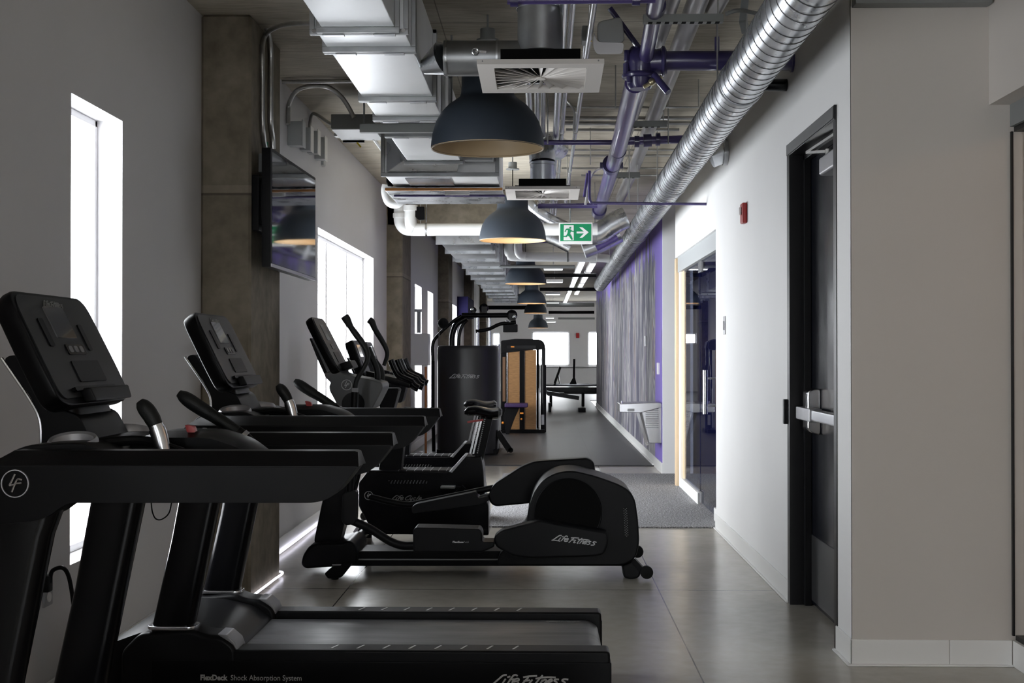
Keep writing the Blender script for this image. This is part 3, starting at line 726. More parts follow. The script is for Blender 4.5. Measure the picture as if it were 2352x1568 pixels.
wp('farther white pipe stub beside the crossing pipe elbow', [AY(1190, 552, yb - .2), AY(1190, 575, yb - .2), AY(1196, 586, yb - .2), AY(1208, 588, yb - .2)], .05)
wp('short far white pipe end touching the spiral duct', [AY(1371, 592, yb + .3), AY(1400, 594, yb + .3)], .05, sm=2)

# ------------------------------------------------------------------ purple pipework
def px3(L): return [AY(*q) for q in L]
main = [AY(1459, 190, 6.55), AY(1419, 345, 8.77), AY(1376, 484, 12.6)]
t = Thing('sprinkler_main', main[0], 'thick glossy purple main pipe running away under the ceiling', 'pipe', PG)
t.part('pipe', MB().tube(main, .052, 20), PURP)
t.part('coupling', MB().tube([AY(1405, 376, 9.45), AY(1404, 382, 9.55)], .066, 20).obox(AY(1382, 380, 9.5), (.012, 0, 0), (0, .02, 0), (0, 0, .02)).obox(AY(1427, 380, 9.5), (.012, 0, 0), (0, .02, 0), (0, 0, .02)), PURPD)
t.part('end_coupling', MB().tube([AY(1377, 480, 12.45), AY(1375, 488, 12.65)], .068, 20), PURPD)
t.part('seam', MB().torus(AY(1420, 345, 8.77), .052, .003, 'y'), PURPD)
nearp = [AY(1515, -40, 5.15) + (AY(1515, -40, 5.15) - AY(1484, 130, 6.29)) * 2.2, AY(1515, -40, 5.15), AY(1484, 130, 6.29)]
t = Thing('sprinkler_branch', nearp[-1], 'thinner purple pipe rising from the valve out of the top', 'pipe', PG)
t.part('pipe', MB().tube(nearp, .034, 18), PURP)
t.part('coupling', MB().tube([AY(1508, 10, 5.48), AY(1505, 24, 5.56)], .04, 18), PURPD)
yv = 6.34
t = Thing('grooved_valve', AY(1475, 150, yv), 'dark purple valve joining three purple pipes', 'valve')
c = AY(1470, 152, yv)
t.part('body', MB().lathe([(.05, -.11), (.062, -.09), (.062, -.04), (.075, 0), (.07, .05), (.045, .09)], tuple(c), 24), PURPD)
t.part('clamp_ring', MB().torus(AY(1468, 175, yv), .07, .014, 'z', 28, 8).torus(AY(1478, 128, yv), .055, .012, 'z', 28, 8), PURPD)
for (qx, qy) in ((1440, 128), (1438, 158), (1446, 178), (1516, 130)):
    t.part('bolt', MB().cyl(tuple(AY(qx, qy, yv - .04)), .014, .05, 'z', 8), PURPD)
t.part('side_outlet', MB().tube([AY(1490, 143, yv), AY(1530, 141, yv)], .062, 20).torus(AY(1522, 141, yv), .062, .012, 'x'), PURPD)
t.part('lever', MB().bar(AY(1400, 18, yv - .1), AY(1466, 108, yv - .06), .022, .022), PURPD, bevel=.004)
t.part('drain_spout', MB().tube([AY(1502, 172, yv - .05), AY(1535, 212, yv - .1)], .017, 12), PURPD)
t.part('brass_valve', MB().tube([AY(1478, 200, yv - .06), AY(1520, 176, yv - .06)], .01, 8).ball(tuple(AY(1497, 188, yv - .06)), .018), M('brass_fitting', (.45, .40, .26), .3, .9), label='brass side valve')
t = Thing('sprinkler_crosspipe', AY(1530, 140, yv), 'thick dark purple pipe crossing to the right wall', 'pipe', PG)
t.part('pipe', MB().tube([AY(1528, 140, yv), (XR - .002, yv, AY(1700, 139, yv).z)], .047, 20), PURPD)
p = AY(1647, 115, yv); t.part('hanger_rod', MB().tube([AY(1647, 118, yv), AY(1647, 85, yv)], .012, 10).tube([AY(1647, 85, yv), (p.x, yv, CZ)], .004, 8), PURPD)
t.part('wall_flange', MB().lathe([(.056, -.01), (.056, .0)], (XR - .002, yv, AY(1700, 139, yv).z), 20, 'x'), PURPD)
t = Thing('sprinkler_crosspipe', AY(1450, 325, 8.2), 'purple cross pipe with unions behind the first pendant lamp', 'pipe', PG)
t.part('thin_pipe', MB().tube([AY(1180, 327, 8.66), AY(1440, 327, 8.66)], .017, 14), PURP)
t.part('thick_pipe', MB().tube([AY(1440, 324, 8.66), (XR - .002, 8.66, zat(318, 8.66))], .026, 16), PURP)
t.part('union', MB().tube([AY(1457, 325, 8.66), AY(1468, 325, 8.66)], .038, 16).tube([AY(1478, 323, 8.66), AY(1496, 322, 8.66)], .042, 16).tube([AY(1506, 320, 8.66), AY(1516, 320, 8.66)], .042, 16), PURPD)
pipe('sprinkler_pipe', [AY(1236, 473, 11.0), AY(1372, 472, 11.0)], .021, PURP, 'short purple pipe behind the second diffuser', group=PG)
t = Thing('sprinkler_pipe', AY(1356, 470, 9.7), 'long thin purple pipe crossing to the white wall', 'pipe', PG)
t.part('pipe', MB().tube([AY(1356, 466, 9.7), (XR - .002, 9.7, zat(469.5, 9.7))], .0105, 12), PURP)
t.part('drop', MB().tube(smooth([AY(1354, 392, 9.7), AY(1354, 450, 9.7), AY(1357, 464, 9.7), AY(1366, 468, 9.7)], 4), .0105, 12), PURP)
t.part('side_drop', MB().tube([AY(1350, 398, 9.9), AY(1342, 452, 9.9)], .012, 12), PURP)
t = Thing('sprinkler_pipe', AY(1300, 3, 4.7), 'purple pipe along the very top edge of the photo', 'pipe', PG)
t.part('pipe', MB().tube([AY(1165, 2, 4.7), AY(1505, -1, 4.7)], .013, 14), PURP)
t.part('tee', MB().tube([AY(1172, 3, 4.7), AY(1190, 3, 4.7)], .02, 14).tube([AY(1452, 1, 4.7), AY(1470, 1, 4.7)], .018, 14), PURPD)
# far purple pieces
t = Thing('sprinkler_pipe', AY(1245, 552, 15.5), 'far purple pipe right of the second pendant rim', 'pipe', PG)
t.part('pipe', MB().tube([AY(1200, 553, 15.5), AY(1290, 552, 15.5)], .03, 16), PURP)
p = AY(1262, 552, 15.5); t.part('hanger', MB().tube([p, (p.x, p.y, CZ)], .004, 6), COND)
pipe('sprinkler_pipe', [AY(1370, 570, 13.3), AY(1418, 545, 13.3)], .03, PURP, 'slanting purple pipe under the lower grey duct arm', group=PG)
pipe('wall_pipe_stub', [AY(1745, 195, 6.5), (XR - .002, 6.5, zat(198, 6.5))], .03, BLK3, 'black pipe stub near the wall below the spiral duct', 'pipe')

# pale grey service pipes
GP = 'pale grey pipes beside the purple main'
pipe('service_pipe', [AY(1607, -10, 5.6) + Vector((0, -3.2, 0)), AY(1607, -10, 5.6), AY(1456, 387, 10.75), AY(1425, 455, 12.6)], .046, PVCG, 'wide pale grey pipe right of the purple main', group=GP, n=20)
pipe('service_pipe', [AY(1550, -10, 5.6) + Vector((0, -3.2, 0)), AY(1550, -10, 5.6), AY(1438, 320, 9.3), AY(1398, 440, 12.4)], .030, PVCG, 'narrow pale grey pipe hugging the purple main', group=GP)
pipe('service_pipe', [AY(1668, -30, 5.55) + Vector((0, -3.2, 0)), AY(1668, -30, 5.55), AY(1640, 20, 5.85)], .04, PVCG, 'stub of pale pipe at the top beside the spiral duct', group=GP)
sg = 'grey strut hangers'
for i, (x0, y0, x1, y1, Yd, lab) in enumerate([(1478, 32, 1662, 50, 5.55, 'slotted grey strut above the purple valve'), (1448, 277, 1532, 291, 8.0, 'grey strut crossing the pale pipes left of the spiral duct'), (1404, 395, 1470, 408, 10.2, 'small grey strut where the purple main has a clamp')]):
    a = AY(x0, y0, Yd); b = AY(x1, y1, Yd)
    t = Thing('strut_hanger', (a.x, Yd, b.z), lab, 'hanger', sg)
    t.part('channel', MB().box(a.x, Yd, b.z, b.x, Yd + .04, a.z), GREYP, bevel=.002)
    sl_ = MB()
    k = a.x + .02
    while k < b.x - .03: sl_.box(k, Yd - .001, b.z - .001, k + .018, Yd + .03, b.z + .001); k += .035
    t.part('slot', sl_, VOID)
    t.part('rod', MB().tube([(a.x + .02, Yd + .02, a.z), (a.x + .02, Yd + .02, CZ)], .004, 8).tube([(b.x - .02, Yd + .02, a.z), (b.x - .02, Yd + .02, CZ)], .004, 8), COND)

# ceiling conduits, transverse
rows = [(246, 8.45, 1290, 1690, .007, 'thin conduit crossing the ceiling nearest to the spiral duct bend'), (271, 8.8, 1280, 1650, .012, 'upper of the pair of conduits crossing behind the strut'), (283, 9.05, 1285, 1640, .014, 'lower of the pair of conduits crossing behind the strut'), (298, 9.3, 1300, 1560, .010, 'conduit crossing just above the purple cross pipe'),
        (344, 10.2, 1290, 1600, .009, 'conduit crossing just below the purple cross pipe'), (357, 10.6, 1290, 1580, .009, 'second conduit crossing below the purple cross pipe'), (386, 11.2, 1290, 1560, .008, 'thin conduit crossing above the second diffuser'), (402, 11.9, 1335, 1540, .010, 'conduit crossing level with the small strut')]
for py, Yd, x0, x1, r, lab in rows:
    pipe('ceiling_conduit', [AY(x0, py, Yd), AY(min(x1, 1248 + (XR - .02) * F / Yd), py, Yd)], r, COND, lab, 'conduit', 'conduits across the ceiling', n=8)
# longitudinal conduits, seen between the diffuser and the lamp
lg = 'conduits along the ceiling'
for i, (px, py, Yd, r, y1, lab) in enumerate([(1215, 235, 7.6, .018, 11, 'leftmost bright conduit behind the first diffuser'), (1233, 235, 7.7, .016, 15, 'second bright conduit behind the first diffuser'), (1247, 235, 7.8, .017, 15, 'third bright conduit behind the first diffuser'), (1280, 250, 7.7, .020, 16, 'thick conduit right of the hanging rod behind the diffuser'), (1295, 250, 7.9, .014, 14, 'conduit beside the thick one behind the diffuser'), (1331, 240, 7.8, .014, 13, 'rightmost lone conduit behind the first diffuser')]):
    p = AY(px, py, Yd); y0 = 4.4 if px > 1270 else 6.6
    z_ = min(p.z, CZ - r - .01)
    t = Thing('ceiling_conduit', (p.x, y0, z_), lab, 'conduit', lg)
    t.part('tube', MB().tube([(p.x, y0, z_), (p.x, y1, z_)], r, 12), SILV)
    cc_ = MB(); k = y0 + .5
    while k < y1: cc_.tube([(p.x, k, z_), (p.x, k + .05, z_)], r + .004, 12); k += 1.9
    t.part('coupling', cc_, COND)
# hanging rods
hg = 'thin threaded rods hanging from the ceiling'
for px, py, Yd, lab in [(1258, 330, 7.9, 'threaded rod left of the purple cross pipe union'), (1535, 330, 8.6, 'threaded rod holding the purple cross pipe near the spiral duct'), (1414, 250, 7.6, 'threaded rod left of the purple main'), (1605, 245, 8.0, 'threaded rod right of the pale pipes'), (1618, 250, 8.6, 'second threaded rod right of the pale pipes'), (1356, 378, 9.7, 'threaded rod above the thin purple drop'), (1445, 460, 10.0, 'left rod of the pair by the spiral duct'), (1465, 480, 10.6, 'right rod of the pair by the spiral duct'), (1303, 470, 11.0, 'rod above the exit sign'), (1715, 95, 5.6, 'rod holding the near end of the spiral duct')]:
    p = AY(px, py, Yd); pipe('threaded_rod', [p, (p.x, p.y, CZ)], .004, COND, lab, 'rod', hg, n=8)
pipe('electrical_conduit', px3([(1318, 300, 8.0), (1319, 255, 8.0), (1300, 230, 8.0)]), .008, COND, 'short bent conduit right of the hanging rod', 'conduit', cg, sm=4, n=8)
pipe('flexible_conduit', px3([(1345, 470, 10.2), (1352, 420, 10.2), (1368, 392, 10.2), (1400, 384, 10.2), (1430, 384, 10.4)]), .009, PVCG, 'pale flexible conduit curling beside the thin purple drop', 'conduit', cg, sm=5, n=8)
pipe('flexible_conduit', px3([(1666, 32, 5.5), (1700, 24, 5.5), (1760, 36, 5.6)]), .009, GREYP, 'grey flexible conduit right of the slotted strut', 'conduit', cg, sm=5, n=8)
solo('strut_bracket', MB().bar(AY(1712, -5, 5.5), AY(1706, 45, 5.7), .03, .01).bar(AY(1706, 45, 5.7), AY(1712, 70, 5.8), .03, .03), GREYP, 'slotted bracket left of the near end of the spiral duct', 'bracket')
t = Thing('damper_actuator', AY(1349, 80, 6.2), 'small grey actuator with yellow tag on a conduit', 'actuator')
t.part('body', MB().box(*AY(1337, 94, 6.2), *AY(1358, 70, 6.3)), GREYP, bevel=.004)
t.part('yellow_tag', MB().box(*AY(1351, 95, 6.18), *AY(1359, 82, 6.19)), YEL)
t.part('pipe', MB().tube([AY(1357, 72, 6.25), AY(1358, 5, 5.6)], .013, 12).tube([AY(1345, 94, 6.25), AY(1341, 150, 6.8)], .012, 12), SILV)

# grey ceiling loudspeaker
t = Thing('ceiling_speaker', AY(1400, 85, 6.3), 'rounded grey speaker hung from the ceiling left of the purple valve', 'speaker')
t.part('cabinet', MB().loft([[AY(x, y, Yd) for x, y in rp([(1372, 50), (1428, 38), (1436, 98), (1372, 98)], 12)] for Yd in (6.2, 6.45)]), GREYL, bevel=.008)
t.part('grille', MB().loft([[AY(x, y, Yd) for x, y in rp([(1364, 72), (1372, 96), (1434, 98), (1430, 124), (1370, 125), (1362, 105)], 9)] for Yd in (6.12, 6.4)]), PVCG, bevel=.006)

# ------------------------------------------------------------------ big spiral duct
sa, sb = AY(1836, 0, 4.70), AY(1378, 655, 23.2)
dirv = (sb - sa); st_ = sa - dirv * (.8 / 18.5)
t = Thing('spiral_duct', sa, 'long spiral ribbed round duct running along the right wall', 'duct')
L_ = (sb - st_).length; k = 0.; rr = .1045; dn = dirv.normalized()
nseg = int(L_ / .5); pts = [st_ + dirv * ((sb - st_).length / dirv.length) * (i / nseg) for i in range(nseg + 1)]
t.part('tube', MB().tube(pts, rr, 48), GALV)
e1 = dn.cross(Vector((0, 0, 1))).normalized(); e2 = e1.cross(dn)
hx = []; pitch = .105; nt_ = int(L_ / pitch)
for i in range(nt_ * 28):
    th = 2 * math.pi * i / 28; hx.append(st_ + dn * (pitch * i / 28) + (e1 * math.cos(th) + e2 * math.sin(th)) * (rr + .0008))
t.part('spiral_seam', MB().tube(hx, .0021, 5), M('dark_seam_steel', (.16, .165, .17), .5, .6))  # helical seam line in a darker steel
for kk in (2.2, 5.6, 9.5, 14):
    c = st_ + dn * kk; t.part('joint_band', MB().tube([c, c + dn * .05], rr + .006, 40), GALVD)
t.part('hanger', MB().tube([st_ + dn * 2.2 + Vector((-.112, 0, .0)), st_ + dn * 2.2 + Vector((-.112, 0, CZ - (st_ + dn * 2.2).z))], .004, 8).tube([st_ + dn * 5.6 + Vector((-.112, 0, .0)), st_ + dn * 5.6 + Vector((-.112, 0, CZ - (st_ + dn * 5.6).z))], .004, 8), COND)
# elbow duct to the wall under it
ye = 8.6
t = Thing('round_duct', AY(1650, 358, ye), 'round duct stub between the spiral duct and the white wall', 'duct')
t.part('tube', MB().tube([AY(1632, 362, ye), (XR - .03, ye, zat(352, ye))], .068, 28), GALV)
t.part('collar', MB().tube([(XR - .03, ye, zat(352, ye)), (XR - .001, ye, zat(352, ye))], .082, 28), GALVD)

# round duct from the main duct to the first diffuser
Yd = 5.5
t = Thing('round_duct', AY(1100, 130, Yd), 'dull round duct joining the rectangular duct to the first diffuser drop', 'duct')
cz_ = AY(1100, 134, Yd).z
t.part('tube', MB().tube([AY(1020, 134, Yd), AY(1215, 134, Yd)], .073, 32), GALVD)
t.part('cone', MB().tube([AY(973, 155, Yd + .05), AY(1020, 134, Yd)], [.03, .074], 24), GALV)
t.part('damper_handle', MB().torus(tuple(AY(1092, 118, Yd - .09)), .012, .004, 'y').bar(AY(1092, 118, Yd - .08), AY(1117, 120, Yd - .08), .005, .01), SILV)
t.part('band', MB().tube([AY(1024, 134, Yd), AY(1028, 134, Yd)], .078, 32).tube([AY(1140, 134, Yd), AY(1144, 134, Yd)], .078, 32), GALV)
t = Thing('vertical_duct', AY(1240, 60, Yd), 'wide vertical round duct above the first ceiling diffuser', 'duct')
c = AY(1241, 110, 5.48); t.part('tube', MB().tube([(c.x, c.y, c.z - .02), (c.x, c.y, c.z + .16)], .094, 36), GALVD)
t.part('upper_tube', MB().tube([(c.x, c.y, c.z + .16), (c.x, c.y, CZ)], .097, 36), GALVD)
t.part('seam', MB().torus((c.x, c.y, c.z + .16), .098, .003), GALV)
c = AY(1246, 392, 9.15)
t = Thing('vertical_duct', c, 'bright round duct above the second ceiling diffuser', 'duct')
t.part('tube', MB().tube([(c.x, c.y, c.z - .08), (c.x, c.y, c.z + .06)], .085, 32), GALV)
t.part('elbow', MB().tube(smooth([(c.x, c.y, c.z + .06), (c.x, c.y + .02, c.z + .14), (c.x + .05, c.y + .12, c.z + .2), (c.x + .1, c.y + .4, c.z + .22)], 6), .09, 28), GALV)
t.part('seam', MB().torus((c.x, c.y, c.z + .04), .087, .003), GALVD)

# two swirl diffusers
def diffuser(cx, y0, z0, W, lab, tilt=0.):
    t = Thing('ceiling_diffuser', (cx, y0 + W / 2, z0), lab, 'air diffuser', 'square swirl air diffusers')
    h = W / 2; cy = y0 + h; i0 = h * .74
    fr = MB()
    for (a, b, c_, d_) in ((-h, -h, h, -i0), (-h, i0, h, h), (-h, -i0, -i0, i0), (i0, -i0, h, i0)): fr.box(cx + a, cy + b, z0, cx + c_, cy + d_, z0 + .02)
    p = t.part('face_plate', fr, DIFF)
    vn = MB()
    NV = 24
    def edge_pt(a_, zz, f=.995):
        dx_, dy_ = math.cos(a_), math.sin(a_); l_ = i0 / max(abs(dx_), abs(dy_)) * f
        return Vector((cx + dx_ * l_, cy + dy_ * l_, zz))
    for k in range(NV):
        a = 2 * math.pi * k / NV + .06; a2 = a - 2 * math.pi / NV * .48
        A = Vector((cx + math.cos(a) * .015, cy + math.sin(a) * .015, z0 + .002)); A2 = Vector((cx + math.cos(a2) * .015, cy + math.sin(a2) * .015, z0 + .006))
        B = edge_pt(a, z0 + .002); B2 = edge_pt(a2, z0 + .022)
        dn_ = Vector((0, 0, .002))
        vn.loft([[A, B, B2, A2], [A + dn_, B + dn_, B2 + dn_, A2 + dn_]])
    t.part('vane', vn, DIFF)
    t.part('hub', MB().cyl((cx, cy, z0 + .005), .02, .012), DIFF)
    t.part('plenum', MB().box(cx - h * .64, cy - h * .62, z0 + .021, cx + h * .64, cy + h * .62, z0 + .085), VOID)
    t.part('inner_tray', MB().box(cx - i0, cy - i0, z0 + .032, cx + i0, cy + i0, z0 + .036), VOID)
    for sx_ in (-1, 1): t.part('screw', MB().cyl((cx + sx_ * h * .91, y0 - .001, z0 + .012), .003, .004, 'y', 8), GREYP)
    t.o.rotation_euler = (tilt, 0, 0)
    return t
a = AY(1095, 152, 5.2); b = AY(1388, 152, 5.2)
diffuser((a.x + b.x) / 2, 5.2, a.z, b.x - a.x, 'nearest square white swirl diffuser, in front of the first pendant lamp', -.03)
a = AY(1160, 437, 8.82); b = AY(1332, 437, 8.82)
diffuser((a.x + b.x) / 2, 8.82, a.z, b.x - a.x, 'farther square white swirl diffuser, above the second pendant lamp', -.03)

# pendant lamps
def pendant(px, py, Yd, Dm, lab, lit):
    c = AY(px, py, Yd); r = Dm / 2; k = r / .275
    t = Thing('pendant_lamp', c, lab, 'pendant lamp', 'dark blue dome pendant lamps')
    out = [(.275, 0), (.276, .012), (.274, .035), (.268, .075), (.252, .13), (.226, .175), (.192, .212), (.155, .238), (.137, .252), (.13, .268), (.127, .30), (.126, .355), (.118, .366), (.02, .37)]
    inn = [(.02, .355), (.115, .352), (.12, .30), (.122, .268), (.145, .236), (.185, .205), (.22, .168), (.246, .125), (.262, .072), (.268, .035), (.269, .008)]
    sh = MB(); n = 64
    sh.lathe([(a_ * k, b_ * k) for a_, b_ in out] , (c.x, c.y, c.z), n)
    sh.f = [f for f in sh.f if len(f) == 4]
    lo = len(sh.v)
    # bottom lip closes to the lining
    il = MB(); il.lathe([(a_ * k, b_ * k) for a_, b_ in inn], (c.x, c.y, c.z), n); il.f = [f for f in il.f if len(f) == 4]
    t.part('shade', sh, SHADE)
    t.part('lining', il, SHIN)
    t.part('rim', MB().torus((c.x, c.y, c.z + .004), .272 * k, .004 * k, 'z', 64, 8), SHIN)
    t.part('cord', MB().tube([(c.x, c.y, c.z + .37 * k), (c.x, c.y, CZ - .12)], .004, 8), BLK)
    t.part('canopy', MB().lathe([(.055, 0), (.055, .008), (.036, .01), (.036, .06), (.02, .062)], (c.x, c.y, CZ - .13), 24).tube([(c.x, c.y, CZ - .07), (c.x, c.y, CZ)], .005, 8), GREYP)
    bl = t.part('bulb', MB().ball((c.x, c.y, c.z + .17 * k), .045 * k), BULB if lit else TRIMW)
    if lit: point_light('pendant_bulb', (c.x, c.y, c.z + .11 * k), 5.5 * k, r=.05)
LP = [(1120, 343, 6.45, .55, 'first and largest pendant lamp, dark inside', False), (1177.5, 553, 10.96, .55, 'second pendant lamp, left of the exit sign', True), (1207, 652, 17.85, .55, 'third pendant lamp, below the far white pipe', True),
      (1221, 697, 25.4, .55, 'fourth pendant lamp, seen between the third and the small far ones', True), (1230, 719, 32.0, .55, 'fifth pendant lamp, mostly hidden, small in the distance', True), (1236, 753, 37.0, .55, 'farthest and lowest pendant lamp above the far window', True)]
for a in LP: pendant(*a)

# exit sign
Ys = 11.9
a, b = AY(1284, 511, Ys), AY(1361, 560, Ys)
cx, cz = (a.x + b.x) / 2, (a.z + b.z) / 2; W, H = b.x - a.x, a.z - b.z
t = Thing('exit_sign', (cx, Ys, b.z), 'green running man exit sign with arrow hanging from the ceiling', 'sign')
fr = t.part('housing', MB().box(a.x, Ys, b.z, b.x, Ys + .04, a.z), SIGNW, bevel=.003)
def sx(u): return a.x + (u - 885) / (1432 - 885) * W
def sz(v): return a.z - (v - 938) / (1285 - 938) * H
t.part('green_panel', MB().box(sx(905), Ys - .002, sz(1240), sx(1410), Ys, sz(962)), GREEN)
def flat(poly, dy=.004): return MB().prism([(sx(u), sz(v)) for u, v in poly], Ys - dy, Ys - .002)
t.part('doorway', flat([(965, 980), (1125, 980), (1125, 1225), (960, 1225)]), SIGNW)
man = MB()
man.cyl((sx(1067), Ys - .0045, sz(1022)), .0085, .003, 'y', 16)
for pl in ([(1010, 1035), (1050, 1035), (1095, 1070), (1140, 1085), (1135, 1098), (1080, 1085), (1062, 1120), (1090, 1160), (1110, 1215), (1085, 1220), (1050, 1165), (1025, 1150), (1010, 1175), (935, 1172), (935, 1158), (1000, 1152), (1022, 1110), (1030, 1062), (1005, 1060), (990, 1095), (975, 1085), (995, 1045)],):
    man.prism([(sx(u), sz(v)) for u, v in pl], Ys - .0065, Ys - .004)
t.part('running_man', man, GREEN)
t.part('arrow', flat([(1172, 1085), (1290, 1085), (1215, 1015), (1265, 1015), (1368, 1098), (1265, 1185), (1220, 1185), (1290, 1115), (1172, 1115)]), SIGNW)
t.part('hanger', MB().tube([(a.x + .1, Ys + .02, a.z), (a.x + .1, Ys + .02, CZ)], .005, 8), GREYP)

# big diagonal branch ducts behind the sign
dg = 'round branch ducts behind the exit sign'
def bduct(lab, pts, r, sm=4):
    t = Thing('branch_duct', pts[0], lab, 'duct', dg); q = smooth(pts, sm)
    t.part('tube', MB().tube(q, r, 28), GALV)
    sd = MB()
    for k in range(3, len(q) - 2, 4): sd.tube([q[k], q[k] + (q[k + 1] - q[k]) * .06], r + .004, 28)
    t.part('seam', sd, GALVD)
    t.part('hanger', MB().tube([q[3] + Vector((0, 0, r)), (q[3].x, q[3].y, CZ)], .004, 6), COND)
bduct('upper left branch duct slanting down to the exit sign', px3([(1205, 462, 12.6), (1235, 487, 12.6), (1275, 510, 12.6), (1320, 530, 12.6)]), .055)
bduct('lower left branch duct slanting under the exit sign', px3([(1240, 537, 13.2), (1275, 550, 13.2), (1310, 568, 13.2)]), .06)
bduct('upper right branch duct rising from the exit sign', px3([(1335, 540, 12.8), (1375, 535, 12.8), (1400, 518, 12.8), (1422, 506, 12.8), (1438, 499, 12.8)]), .105)
bduct('lower right branch duct rising towards the spiral duct', px3([(1340, 575, 13.4), (1375, 562, 13.4), (1400, 550, 13.4), (1422, 538, 13.4)]), .085)

# far ducts: transverse ribs of the left duct run
fg = 'far sections of the left duct run'
labs = ['first far duct section beyond the white pipe', 'second far duct section beyond the white pipe', 'third far duct section beyond the white pipe', 'fourth far duct section beyond the white pipe', 'fifth far duct section beyond the white pipe', 'last far duct section beyond the white pipe']
y = 13.9
for i in range(6):
    y1 = y + 2.6; xw = .03 * (i % 2); x0, x1 = -1.10 + xw, -.58
    t = Thing('far_duct', (-.7, y, 2.35), labs[i], 'duct', fg)
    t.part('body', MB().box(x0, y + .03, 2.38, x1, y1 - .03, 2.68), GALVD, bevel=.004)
    for yf in (y, y1 - .04, (y + y1) / 2): t.part('flange', MB().box(x0 - .03, yf, 2.345, x1 + .03, yf + .035, 2.70), GALV, bevel=.003)
    t.part('hanger', MB().tube([(x0 - .025, y + .3, 2.4), (x0 - .025, y + .3, CZ)], .005, 6), COND)
    y = y1 + .1
# fluorescent rows
def strip(lab, x0, y0, x1, y1, z, group):
    t = Thing('fluorescent_light', ((x0 + x1) / 2, (y0 + y1) / 2, z), lab, 'ceiling light', group)
    dx = x1 - x0; 
    t.part('housing', MB().box(x0 - .01, y0, z + .012, x1 + .01, y1, z + .06), TRIMW, bevel=.004)
    t.part('diffuser', MB().box(x0, y0 + .02, z, x1, y1 - .02, z + .012), LIT)
    t.part('hanger', MB().tube([((x0 + x1) / 2, (y0 + y1) / 2, z + .05), ((x0 + x1) / 2, (y0 + y1) / 2, CZ)], .004, 6), COND)
fl = 'rows of lit fluorescent tubes in the far ceiling'
for i, (y0, y1) in enumerate([(20.5, 23.3), (23.6, 26.8), (27.1, 30.5), (30.9, 34.2), (34.6, 38)]):
    strip(['nearest', 'second', 'third', 'fourth', 'farthest'][i] + ' lit tube of the left far row', .56, y0, .64, y1, 2.6, fl)
for i, (y0, y1) in enumerate([(20.8, 22.8), (23.2, 26.4), (26.8, 29.8), (30.2, 31.6)]):
    strip(['nearest', 'second', 'third', 'last'][i] + ' lit tube of the right far row', .74, y0, .82, y1, 2.6, fl)
f2 = 'short lit tubes right of the pendant lamps'
for i, (x0, x1, y, Yd) in enumerate([(1250, 1292, 620, 20.0), (1256, 1292, 649, 23.5), (1254, 1286, 677, 28.5), (1256, 1284, 696, 33.2), (1254, 1272, 731, 39.0), (1256, 1276, 740, 40.2)]):
    strip(['nearest', 'second', 'third', 'fourth', 'fifth', 'lowest'][i] + ' short lit tube just right of the pendant lamp line', xat(x0, Yd), Yd, xat(x1, Yd), Yd + .12, zat(y, Yd), f2)
# far transverse conduits and dark ducts
fd = 'dark services under the far ceiling'
for i, (x0, x1, y, Yd, r) in enumerate([(1150, 1320, 612, 17.5, .02), (1245, 1370, 632, 21, .03), (1240, 1400, 664, 27, .035), (1120, 1240, 680, 29, .05), (1255, 1365, 700, 34, .05), (1260, 1365, 717, 36, .04), (1282, 1366, 731, 39, .03), (1100, 1230, 706, 33, .05)]):
    pipe('far_ceiling_pipe', [AY(x0, y, Yd), AY(x1, y, Yd)], r, [GREYP, BLK2, BLK2, GREYP, GREYL, BLK2, GREYP, BLK2][i], ['dark pipe crossing just beyond the far white pipe', 'dark pipe crossing left of the near lit tubes', 'long dark pipe crossing behind the lit rows', 'grey pipe crossing left of the fourth pendant', 'pale duct crossing low in front of the far end', 'dark duct crossing right of the fifth pendant', 'lowest dark rail under the far ceiling', 'dark pipe crossing left above the cable machine'][i], 'pipe', fd)
# ================================================================== treadmills
def console_slab(T, bx, bz, tx, tz, y0, y1, th, big=True, name='console', face_mat=None):
    """tilted console: returns helper to place things on its face"""
    B = Vector((bx, (y0 + y1) / 2, bz)); U = Vector((0, 1, 0)); V = Vector((tx - bx, 0, tz - bz)); H = V.length; V.normalize()
    Nn = Vector((V.z, 0, -V.x)); wd = y1 - y0
    def pt(u, v, n=0.): return B + U * u * wd / 2 + V * v * H + Nn * n
    outl = rp([(-.97, -.0), (-.80, -.06), (.80, -.06), (.98, .04), (1, .30), (.96, 1.0), (-.96, 1.0), (-1, .30)], .2, 6)
    body = T.part(name, MB().loft([[pt(u * .94, .02 + v * .96, -th) for u, v in outl], [pt(u, v, -th * .45) for u, v in outl], [pt(u, v, 0) for u, v in outl]]), BLK, bevel=.006)
    inner = rp([(-.92, .0), (.92, .03), (.93, .30), (.90, .96), (-.90, .96), (-.93, .30)], .17, 5)
    fc = T.part('console_face', MB().loft([[pt(u, v, -.001) for u, v in inner], [pt(u, v, .003) for u, v in inner]]), face_mat or FACE)
    def panel(nm, u0, u1, v0, v1, mat, n0=.003, n1=.006, parent=None, r=.02):
        o_ = rp([(u0, v0), (u1, v0), (u1, v1), (u0, v1)], r, 3)
        return T.part(nm, MB().loft([[pt(u, v, n0 - .001) for u, v in o_], [pt(u, v, n1) for u, v in o_]]), mat, parent=parent or fc)
    return pt, panel, body, fc, U, V, Nn

